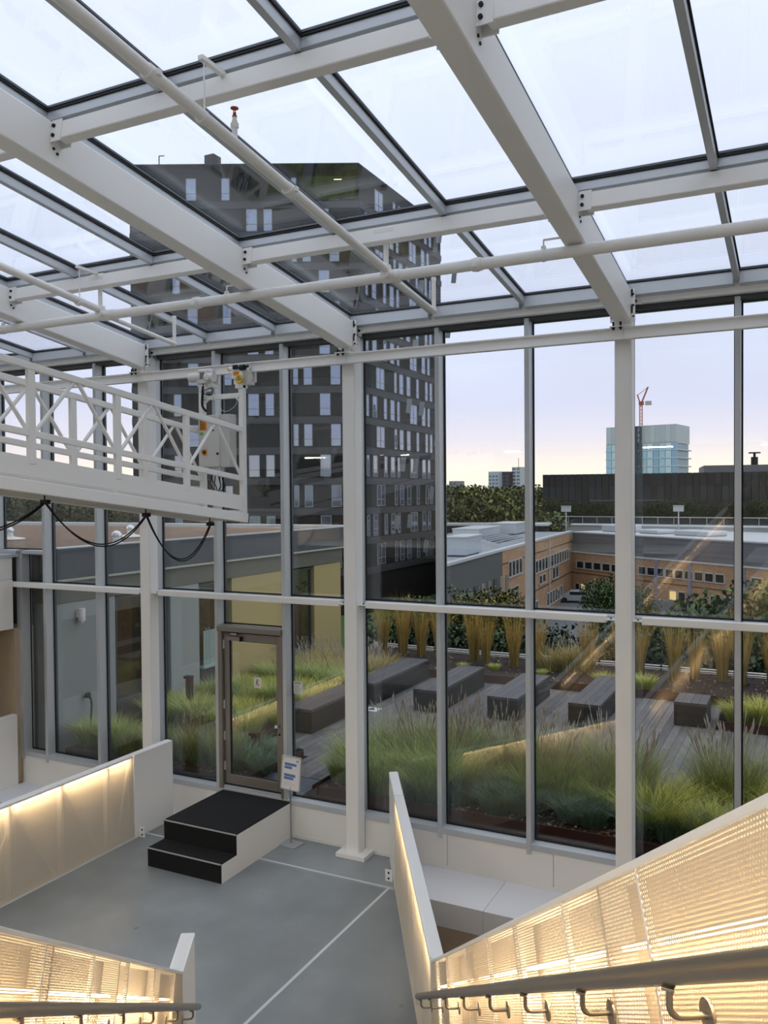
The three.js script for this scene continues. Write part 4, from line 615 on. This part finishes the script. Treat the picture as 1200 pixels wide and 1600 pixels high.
wing('brick_building', 'orange brick wing with a dark grey gable and a flat roof full of plant', [-12.9, -42.2], [-.087, -.996], 53.2, 24, (t) => {
  const slab = (pts, y0, y1) => uvBox(new THREE.ExtrudeGeometry(new THREE.Shape(pts.map(([x, z]) => new THREE.Vector2(x, -z))), { depth: y1 - y0, bevelEnabled: false }).rotateX(-Math.PI / 2).translate(0, y0, 0));
  part('wall', slab([[17, 0], [53.2, 0], [53.2, -14], [43, -14], [17, -5.5]], 0, Q(-.05)), M.obrick, t); part('gable', slab([[0, -.05], [17, -.05], [17, -5.5]], 0, Q(-.05)), std(0x5a5c58, .85), t);
  part('coping', [bx(0, 53.2, Q(-.05), Q(.15), -.4, .1), bar(V(0, Q(.05), -.1), V(43, Q(.05), -14), .4, .2)], std(0xc6c8c8, .5, .3), t); part('roof', slab([[1.5, -.3], [53.2, -.3], [53.2, -14], [43, -14]], Q(-.06), Q(-.02)), std(0x9a9fa4, .8), t);
  winRow(t, 30.4, 50.8, 12, Q(-3.3), Q(-1.9)); winRow(t, 18.8, 24.5, 4, Q(-2.6), Q(-1.1)); winRow(t, 36.4, 46.2, 6, Q(-7.4), Q(-5.9)); winRow(t, 19.5, 22.9, 2, Q(-4.9), Q(-3.5)); winRow(t, 32.3, 36, 2, Q(-4.6), Q(-3.6)); winRow(t, 39.8, 43.7, 2, Q(-4.8), Q(-3.4)); winRow(t, 27, 32, 3, Q(-7.6), Q(-6));
  for (const y of [-1.2, -5.0]) part('dark_course', bx(17, 53.2, Q(y) - .06, Q(y) + .06, 0, .03), std(0x5d3c26, .9), t); part('drainpipe', [rod(V(26.5, 0, .1), V(26.5, Q(-.1), .1), .07, 8), rod(V(38, 0, .1), V(38, Q(-.1), .1), .07, 8)], M.alu, t);
  const strip = []; for (let i = 0; i < 8; i++) strip.push(V(4 + i * 2.0, 0, .02)); for (const p of strip) part('gable_slat', bx(p.x, p.x + .9, Q(-4.6), Q(-2.2), -.05, .06), [std(0x77786f, .8), std(0x8a8678, .8), std(0x4a4a44, .8)][Math.round(p.x) % 3], t);
});
wing('brick_building', 'orange brick wing with grey metal upper storey closing the courtyard', [-17.5, -95.2], [.8, .6], 52, 14, (t) => {
  part('wall', bx(0, 52, 0, Q(-2.45), -16, 0), M.obrick, t); part('metal_storey', bx(0, 52, Q(-2.45), Q(-.1), -16, -.1), M.metalClad, t); part('coping', bx(0, 52, Q(-.1), Q(.05), -16, 0), std(0xc6c8c8, .5, .3), t); part('eaves_line', bx(0, 52, Q(-2.55), Q(-2.4), -.1, .12), std(0xc9c6bf, .6), t);
  winRow(t, .9, 8.8, 5, Q(-4.5), Q(-3.5)); winRow(t, 11.7, 24, 9, Q(-4.4), Q(-3.4)); winRow(t, 27, 36, 6, Q(-4.4), Q(-3.4)); winRow(t, 16.4, 18.9, 2, Q(-6.8), Q(-5.7), 0); winRow(t, .6, 3.9, 3, Q(-7.6), Q(-6.3), 1); winRow(t, 4.2, 8, 3, Q(-7.6), Q(-6.3)); winRow(t, 22, 30, 5, Q(-6.8), Q(-5.7));
  for (const x of [14.4, 19.2, 26]) part('pilaster', bx(x, x + .4, Q(-7), Q(-2.55), 0, .2), std(0x8b8796, .7), t); part('dark_course', bx(0, 52, Q(-5.1), Q(-5.0), 0, .03), std(0x5d3c26, .9), t); part('plinth', bx(9, 52, 0, Q(-6.9), 0, .5), std(0x7d8588, .8), t);
  for (const [x, w, h] of [[2, 4, .9], [8.5, 3.2, .5], [14, 5, .6]]) part('roof_duct', rb(x, x + w, Q(.05), Q(.05) + h, -6, -3, .2), M.alu, t);
});
// plant on the flat roof: ducts, boxes, skylight rows, guard rail
{
  const o = [-12.9, -42.2], d = [-.087, -.996], th = Math.atan2(-d[1], d[0]), P = (x, y, z) => [o[0] + Math.cos(th) * x + Math.sin(th) * z, y, o[1] - Math.sin(th) * x + Math.cos(th) * z];
  const ru = (label, x, z, w, h, dd, mat) => { const t = thing('roof_unit', label, 'roof unit', P(x, -.02, z), th); part('casing', rb(0, w, .12, h, -dd, 0, .06), mat, t); part('plinth', bx(.15, w - .15, 0, .14, -dd + .15, -.15), M.aluDark, t); part('lid', rb(-.06, w + .06, h - .02, h + .1, -dd - .06, .06, .03), std(0xc9cccc, .5, .2), t); };
  ru('pale boxy roof unit near the dark gable of the brick wing', 9, -.9, 4.4, 1.5, 1.7, std(0xb2bac2, .6, .2)); ru('low grey roof unit behind the pale box near the gable', 15.5, -2.6, 4, 1.0, 1.9, std(0xa6acb0, .6, .2)); ru('long silver duct box halfway along the brick roof', 33, -6.4, 9, 1.1, 3, M.alu); ru('silver roof unit near the inner roof corner', 44, -5, 7, 1.3, 3, M.alu);
  for (let i = 0; i < 5; i++) { const t = thing('skylight_strip', 'long sloping skylight strip in a parallel row on the brick roof', 'skylight', P(20.5 + i * 2.2, -.02, -1.0 - i * 1.05), th, 'parallel skylight strips on the brick roof'); part('kerb', bx(0, 10, 0, .4, -.5, 0), std(0xc3c8cc, .5, .3), t); part('glazing', bx(.1, 9.9, .4, .47, -.45, -.05), M.pane, t); }
  const r = thing('guard_rail', 'thin white guard rail along the rear edge of the brick roof', 'railing', P(19, -.02, -5.9), th), ps = [], E = V(24, 0, -7.8), hs = [1.05, .6].map((y) => rod(V(0, y, 0), E.clone().setY(y), .03, 6)); for (let i = 0; i <= 12; i++) ps.push(rod(E.clone().multiplyScalar(i / 12), E.clone().multiplyScalar(i / 12).setY(1.05), .03, 6)); part('rail', hs, M.white, r); part('post', ps, M.white, r);
  const b = thing('dark_shed', 'flat black roof pavilion between trees and brick roof', 'building', [-29.5, -8, -98], .2); part('wall', bx(-8, 8, 0, 8.7, -4, 4), std(0x1d1f20, .8), b); part('roof_edge', bx(-8.3, 8.3, 8.7, 8.95, -4.3, 4.3), std(0xc4c8c8, .5), b);
}
// parked car in the courtyard
{
  const t = thing('car', 'silver car parked in the courtyard below', 'car', [-15.2, -7.96, -88.5], .15), prof = new THREE.Shape(); prof.moveTo(-2.1, .3); prof.lineTo(-2.1, .75); prof.lineTo(-1.5, .88); prof.lineTo(-.7, 1.4); prof.lineTo(.9, 1.42); prof.lineTo(1.7, .9); prof.lineTo(2.1, .8); prof.lineTo(2.1, .3);
  part('body', new THREE.ExtrudeGeometry(prof, { depth: 1.6, bevelEnabled: true, bevelSize: .06, bevelThickness: .06, bevelSegments: 2 }).translate(0, 0, -.8), std(0xbfc4c8, .25, .6), t); part('windows', [bx(-.75, 1.2, .95, 1.3, -.87, .87)], M.paneDark, t);
  for (const x of [-1.35, 1.35]) for (const z of [-.8, .8]) part('wheel', disc(V(x, .32, z), V(0, 0, 1), .32, .2, 18), M.rubber, t);
}
// ---------- long dark building, ramp in front of it ----------
{
  const t = thing('dark_building', 'long black building clad in vertical fins under the glass tower', 'building', [-32.4, -8, -134.1], Math.atan2(5.7, 35.6)), r = rng(21);
  const ms = [0x0d1013, 0x12171b, 0x181e23, 0x222b31, 0x0a0c0d].map((c) => std(c, .45)); part('core', bx(0, 75, 0, 16, -25, -.3), ms[0], t);
  for (const [y0, y1] of [[9.0, 11.5], [11.6, 13.9], [13.95, 16.1]]) for (let i = 0; i < 66; i++) { const x = i * 1.12; part('fin_panel', bx(x + .04, x + 1.08, y0, y1, -.3, r() * .18), ms[y0 > 11 && y0 < 12 && r() < .45 ? 3 : Math.floor(r() * 3)], t); }
  part('base_wall', bx(0, 75, 0, 9, -.3, 0), std(0x1c1f1e, .8), t); part('penthouse', bx(26.5, 60, 16.1, 17.3, -18, -2), std(0x6c6c70, .7), t); part('light_band', bx(8, 20, 11.5, 11.6, 0, .1), std(0x7a8288, .4), t);
  const c = part('flue', [rod(V(34.4, 17.3, -3), V(34.4, 18.6, -3), .55, 12), rod(V(34.4, 18.6, -3), V(34.4, 19.2, -3), .2, 10), rb(33.5, 35.3, 19.2, 19.4, -3.5, -2.5, .05)], M.bolt, t);
}
{
  const t = thing('roof_walkway', 'pale raised walkway with a metal railing in front of the black building', 'walkway', [-24, -8, -104], Math.atan2(-.12, .99)), W = 42;
  part('parapet', bx(0, W, 6.6, 8.5, -6, 0), std(0xa9adae, .7), t); part('edge', bx(0, W, 8.5, 8.62, -6, .15), std(0xc9cccb, .5), t); part('support_wall', bx(0, W, 0, 6.6, -6, -.4), std(0x55585a, .8), t);
  const ps = []; for (let i = 0; i <= 21; i++) ps.push(rod(V(i * 2, 8.6, 0), V(i * 2, 9.7, 0), .035, 6)); part('rail_post', ps, M.alu, t); part('rail', [rod(V(0, 9.7, 0), V(W, 9.7, 0), .045, 6)], M.alu, t); part('mesh_infill', bx(0, W, 8.75, 9.6, -.01, .01), new THREE.MeshPhysicalMaterial({ color: 0xc5ccd0, roughness: .1, transmission: 1, thickness: 0 }), t);
}
function lampPost(x, z, label) { const t = thing('lamp_post', label, 'lamp post', [x, 0, z]); part('pole', rod(V(0, -.5, 0), V(0, 2.5, 0), .08, 8), std(0xb6bbbd, .5, .3), t); part('head', rb(-.62, .62, 2.5, 3.2, -.1, .1, .04), std(0xb9bdb8, .5), t); part('visor', bx(-.66, .66, 3.2, 3.26, -.15, .22), M.alu, t); }
lampPost(-18.4, -96, 'square-headed floodlight post before the end of the black building'); lampPost(-5.2, -99, 'square-headed floodlight post past the thick column, before the black building');
// ---------- glass tower with crane ----------
{
  const t = thing('glass_tower', 'pale blue glass office tower rising above the black building', 'building', [-60.5, -8, -392], -.17), fr = std(0xc4d0d8, .5), bl = ['#9fc4d6', '#b4d2de', '#88aec4'].map((c) => std(c, .15, .35)), gr = std(0xb8c0c4, .5);
  part('core', bx(-16, 16, 0, 35, -20, 0), std(0x6f8fa4, .3, .3), t); part('crown', bx(-16, 16.5, 35.2, 43.6, -20, .4), gr, t);
  for (let f = 0; f < 8; f++) { part('floor_slab', bx(-16.4, 17.4, 6 + f * 3.7, 6.5 + f * 3.7, -20, .5), fr, t); for (let i = 0; i < 12; i++) { if (i === 5) continue; part('pane', bx(-16.2 + i * 2.8, -13.6 + i * 2.8, 6.5 + f * 3.7, 9.6 + f * 3.7, 0, .35), bl[(i * 7 + f * 3) % 3], t); } }
  for (let i = 0; i < 14; i++) part('crown_panel', bx(-16 + i * 2.32, -13.75 + i * 2.32, 35.6, 43.4, .4, .6), i % 3 ? gr : std(0xc2cbd0, .45), t); part('hoist_mast', [bx(-1.8, -1.0, 0, 43, .6, 1.6), bx(.2, 1.0, 0, 43, .6, 1.6), ...Array.from({ length: 18 }, (_, i) => bx(-1.8, 1, 2 + i * 2.4, 2.5 + i * 2.4, .6, 1.6))], std(0x3c4650, .6), t);
  const c = thing('construction_crane', 'red and white luffing crane on top of the glass tower', 'crane', [-59.4, 35.4, -388]), red = std(0xa83a2a, .6), seg = []; for (let i = 0; i < 6; i++) { seg.push(bar(V(-.6, i * 1.6, 0), V(.6, (i + 1) * 1.6, 0), .25, .25), bar(V(.6, i * 1.6, 0), V(-.6, (i + 1) * 1.6, 0), .25, .25)); }
  part('mast', [...seg, bx(-.8, -.5, 0, 10, -.2, .2), bx(.5, .8, 0, 10, -.2, .2)], std(0xc87a6a, .6), c); part('jib', [bar(V(0, 9.6, 0), V(3.2, 17.5, 0), .9, .5), bar(V(-1.4, 14, 0), V(3, 17.2, 0), .2, .2), bar(V(-.2, 9.8, 0), V(-1.6, 14.2, 0), .5, .5)], red, c); part('cab', bx(-.8, 1.2, 9.4, 11, -.9, .9), red, c); part('counterweight', bx(2, 4.6, 9.2, 11.0, -.8, .8), std(0xb8b4ae, .7), c);
}
function farTower(label, x, z, w, h, col, wc) { const t = thing('distant_tower', label, 'building', [x, -8, z], -.3), n = Math.max(2, Math.round(w / 4)); part('core', bx(-w / 2, w / 2, 0, h, -12, 0), std(col, .8), t); for (let f = 0; f < Math.floor(h / 3.4); f++) for (let i = 0; i < n; i++) part('window', bx(-w / 2 + (i + .18) * w / n, -w / 2 + (i + .82) * w / n, f * 3.4 + 1.0, f * 3.4 + 2.7, 0, .15), wc, t); return t; }
{ const wd = std(0x6a7c90, .3, .3), wl = std(0x5a5e66, .4); farTower('broad pale distant tower on the horizon beside a dark one', -255.5, -745, 11.6, 33.5, 0xb4bcc4, wd); farTower('dark brown distant tower between two pale ones', -245, -748, 8, 33.3, 0x4a4048, wl); const a = farTower('slim tallest pale distant tower of the horizon group', -235.6, -752, 9.6, 37.5, 0xc4c4c8, wd); part('mast', rod(V(0, 37.5, -4), V(0, 46, -4), .25, 6), M.bolt, a); farTower('small squat distant tower just past the tower block', -291, -731, 9, 25, 0x8c8c94, wl); }
// ---------- trees and shrubs ----------
function foliageGeo({ seed, n, rx, ry, rz, cy, leaf, blobs, cols }) {
  const r = rng(seed), pos = [], col = [], idx = [], nor = [], bl = []; for (let i = 0; i < blobs; i++) { const a = r() * 6.283, q = Math.acos(2 * r() - 1), k = .3 + .36 * r(); bl.push([Math.cos(a) * Math.sin(q) * rx * k, cy + Math.cos(q) * ry * k, Math.sin(a) * Math.sin(q) * rz * k, .3 + .2 * r(), r()]); }
  const C = cols.map((c) => new THREE.Color(c)), v = new THREE.Vector3(), c = new THREE.Color();
  for (let i = 0; i < n; i++) {
    const b = bl[Math.floor(r() * blobs)], a = r() * 6.283, q = Math.acos(2 * r() - 1), d = .75 + .3 * r(), nx = Math.cos(a) * Math.sin(q), ny = Math.cos(q), nz = Math.sin(a) * Math.sin(q);
    const x = b[0] + nx * rx * b[3] * d, y = b[1] + ny * ry * b[3] * d, z = b[2] + nz * rz * b[3] * d, s = leaf * (.6 + .8 * r()); c.copy(C[Math.floor((b[4] * .6 + r() * .4) * C.length) % C.length]).multiplyScalar(.75 + .5 * r());
    const u = v.set(r() - .5, r() - .5, r() - .5).normalize().clone(), w = v.set(r() - .5, r() - .5, r() - .5).cross(u).normalize().clone(), o = pos.length / 3;
    for (const [e, f] of [[-1, 0], [0, -.6], [1, 0], [0, .6]]) { pos.push(x + (u.x * e + w.x * f) * s, y + (u.y * e + w.y * f) * s, z + (u.z * e + w.z * f) * s); col.push(c.r, c.g, c.b); nor.push(nx, ny, nz); }
    idx.push(o, o + 1, o + 2, o, o + 2, o + 3);
  }
  const g = new THREE.BufferGeometry(); g.setAttribute('position', new THREE.Float32BufferAttribute(pos, 3)); g.setAttribute('normal', new THREE.Float32BufferAttribute(nor, 3)); g.setAttribute('color', new THREE.Float32BufferAttribute(col, 3)); g.setAttribute('uv', new THREE.Float32BufferAttribute(new Float32Array(pos.length / 3 * 2), 2)); g.setIndex(idx); return g;
}
const leafM = new THREE.MeshStandardMaterial({ vertexColors: true, roughness: .8, side: THREE.DoubleSide }), bark = std(0x4a4036, .95), treeProto = {};
const TREE = {
  wood: { n: 3200, rx: 5.2, ry: 6.4, rz: 5.2, cy: 8.2, leaf: .36, blobs: 34, cols: [0x62693a, 0x747a3e, 0x848844, 0x50583a], h: 9 }, pale: { n: 3600, rx: 5, ry: 5.2, rz: 5, cy: 6.6, leaf: .3, blobs: 30, cols: [0x8a9860, 0x7a8a54, 0x9aa674], h: 7 }, yard: { n: 6500, rx: 3.2, ry: 3.6, rz: 3.2, cy: 5.2, leaf: .13, blobs: 28, cols: [0x3c5530, 0x4c6536, 0x5c763c, 0x324a28], h: 6 }, gold: { n: 5200, rx: 2.3, ry: 2.9, rz: 2.3, cy: 4.9, leaf: .115, blobs: 24, cols: [0x6a6a24, 0x8a7a28, 0x4a5a24, 0xa89030], h: 5 }, bush: { n: 5200, rx: 1.7, ry: 1.5, rz: 1.3, cy: 1.3, leaf: .06, blobs: 26, cols: [0x2c4026, 0x3c5030, 0x4a5e36, 0x283a24], h: 1.2 },
};
function tree(kind, x, y, z, s, label, group, cat = 'tree') {
  const v = Math.floor(hash2(x * 1.7, z * 2.3) * 3), key = kind + v, nm = { wood: 'woodland_tree', pale: 'grey_green_tree', yard: 'courtyard_tree', gold: 'golden_tree', bush: 'leafy_shrub' }[kind]; let o = treeProto[key]; const k = TREE[kind];
  if (!o) { const r = rng(v + 40); o = new THREE.Group(); part('foliage', foliageGeo({ ...k, seed: 100 + v * 17 + kind.charCodeAt(0) }), leafM, o); const bs = [rod(V(0, 0, 0), V(0, k.h, 0), k.h * .028, 8, k.h * .012)]; for (let i = 0; i < 6; i++) { const a = i * 1.05 + r(), y0 = k.h * (.35 + i * .09); bs.push(rod(V(0, y0, 0), V(Math.cos(a) * k.rx * .6, y0 + k.ry * .5, Math.sin(a) * k.rz * .6), k.h * .012, 6, k.h * .004)); } part('trunk', bs, bark, o); treeProto[key] = o; }
  const c = o.clone(); c.userData = {}; c.name = numbered(nm); c.position.set(x, y, z); c.rotation.y = hash2(x, z) * 6.28; c.scale.setScalar(s); tag(c, label, cat, group); scene.add(c);
}
{
  const r = rng(31), ray = (az, d) => [9.1 + d * Math.sin(az * D2R), 10.1 - d * Math.cos(az * D2R)];
  for (let i = 0; i < 46; i++) { const [x, z] = ray(-23.4 + (i % 23) * .36 + r() * .2, 185 + Math.floor(i / 23) * 25 + r() * 12); const s = i % 23 < 8 ? 'next to the tower block' : i % 23 < 16 ? 'below the distant towers' : 'next to the black building'; tree('wood', x, -8, z, .98 + r() * .1, 'olive green tree of the wood ' + s, 'trees of the wood ' + s); }
  for (let i = 0; i < 22; i++) { const [x, z] = ray(-23.2 + (i % 11) * .72 + r() * .3, 118 + Math.floor(i / 11) * 22 + r() * 8); tree(i % 3 ? 'pale' : 'wood', x, -8, z, .8 + r() * .25, 'rounded tree between wood and brick roof, ' + (i % 11 < 5 ? 'beside the tower block' : 'beside the black building'), 'rounded trees between wood and brick roof ' + (i % 11 < 5 ? 'beside the tower block' : 'beside the black building')); }
  for (let i = 0; i < 40; i++) { const [x, z] = ray(-54 + i * .62 + r() * .3, 230 + r() * 50); const s = i < 14 ? 'beyond the gallery fascia' : i < 28 ? 'over the middle of the annex roof' : 'close to the tower block'; tree(i % 4 ? 'wood' : 'pale', x, -8, z, .95 + r() * .35, 'dark tree on the far lawn, ' + s, 'trees on the far lawn ' + s); }
  for (let i = 0; i < 26; i++) { const d = i / 26; tree('bush', -26 + d * 44, .9, -112 + d * 5, .95 + r() * .3, 'low green shrub along the foot of the black building, ' + (i < 12 ? 'before the thick column' : 'past the thick column'), 'shrubs along the foot of the black building ' + (i < 12 ? 'before the thick column' : 'past the thick column'), 'shrub'); }
  // courtyard trees just beyond the terrace
  for (const [x, z, s, k] of [[-7.7, -33, 1.0, 'gold'], [-9.0, -36, .85, 'yard'], [-7.4, -39, .95, 'gold'], [-9.9, -33, .9, 'yard']]) tree(k, x, -8, z, s, k === 'gold' ? 'golden autumn tree before the dark grey gable' : 'dark green tree among golden ones before the grey gable', k === 'gold' ? 'golden trees before the grey gable' : 'green trees before the grey gable');
  for (const [x, z, s] of [[-5.6, -58, .72], [-3.4, -60, .62]]) tree('yard', x, -8, z, s, 'dark green courtyard tree near the parked car', 'courtyard trees near the parked car');
  for (const [x, z, s, k] of [[1.4, -33, .92, 'gold'], [2.5, -35, .86, 'yard'], [5.7, -33, .95, 'yard'], [6.7, -31.5, 1.15, 'yard'], [8.4, -33, 1.05, 'yard'], [9.9, -30, .95, 'yard']]) tree(k, x, -8, z, s, k === 'gold' ? 'yellowing tree before the brick wing, just past the thick column' : 'dark green tree before the right-angled brick wing', k === 'gold' ? 'yellowing trees past the thick column' : 'dark green trees before the brick wing');
  // shrubs at the foot of the terrace edge
  for (let i = 0; i < 30; i++) { const x = -3 + i * .5 + r() * .2, j = i % 2; tree('bush', x, -2.1 - j * .2, -12.9 - j * 1.3 - r() * .5, 1.0 + r() * .3, 'dark green leafy shrub beyond the pipe guard, ' + (x < 3 ? 'behind the long benches' : x < 7 ? 'behind the middle benches' : 'past the thick column'), 'dark shrubs beyond the pipe guard ' + (x < 3 ? 'behind the long benches' : x < 7 ? 'behind the middle benches' : 'past the thick column'), 'shrub'); }
}
renderer.render(scene, camera);
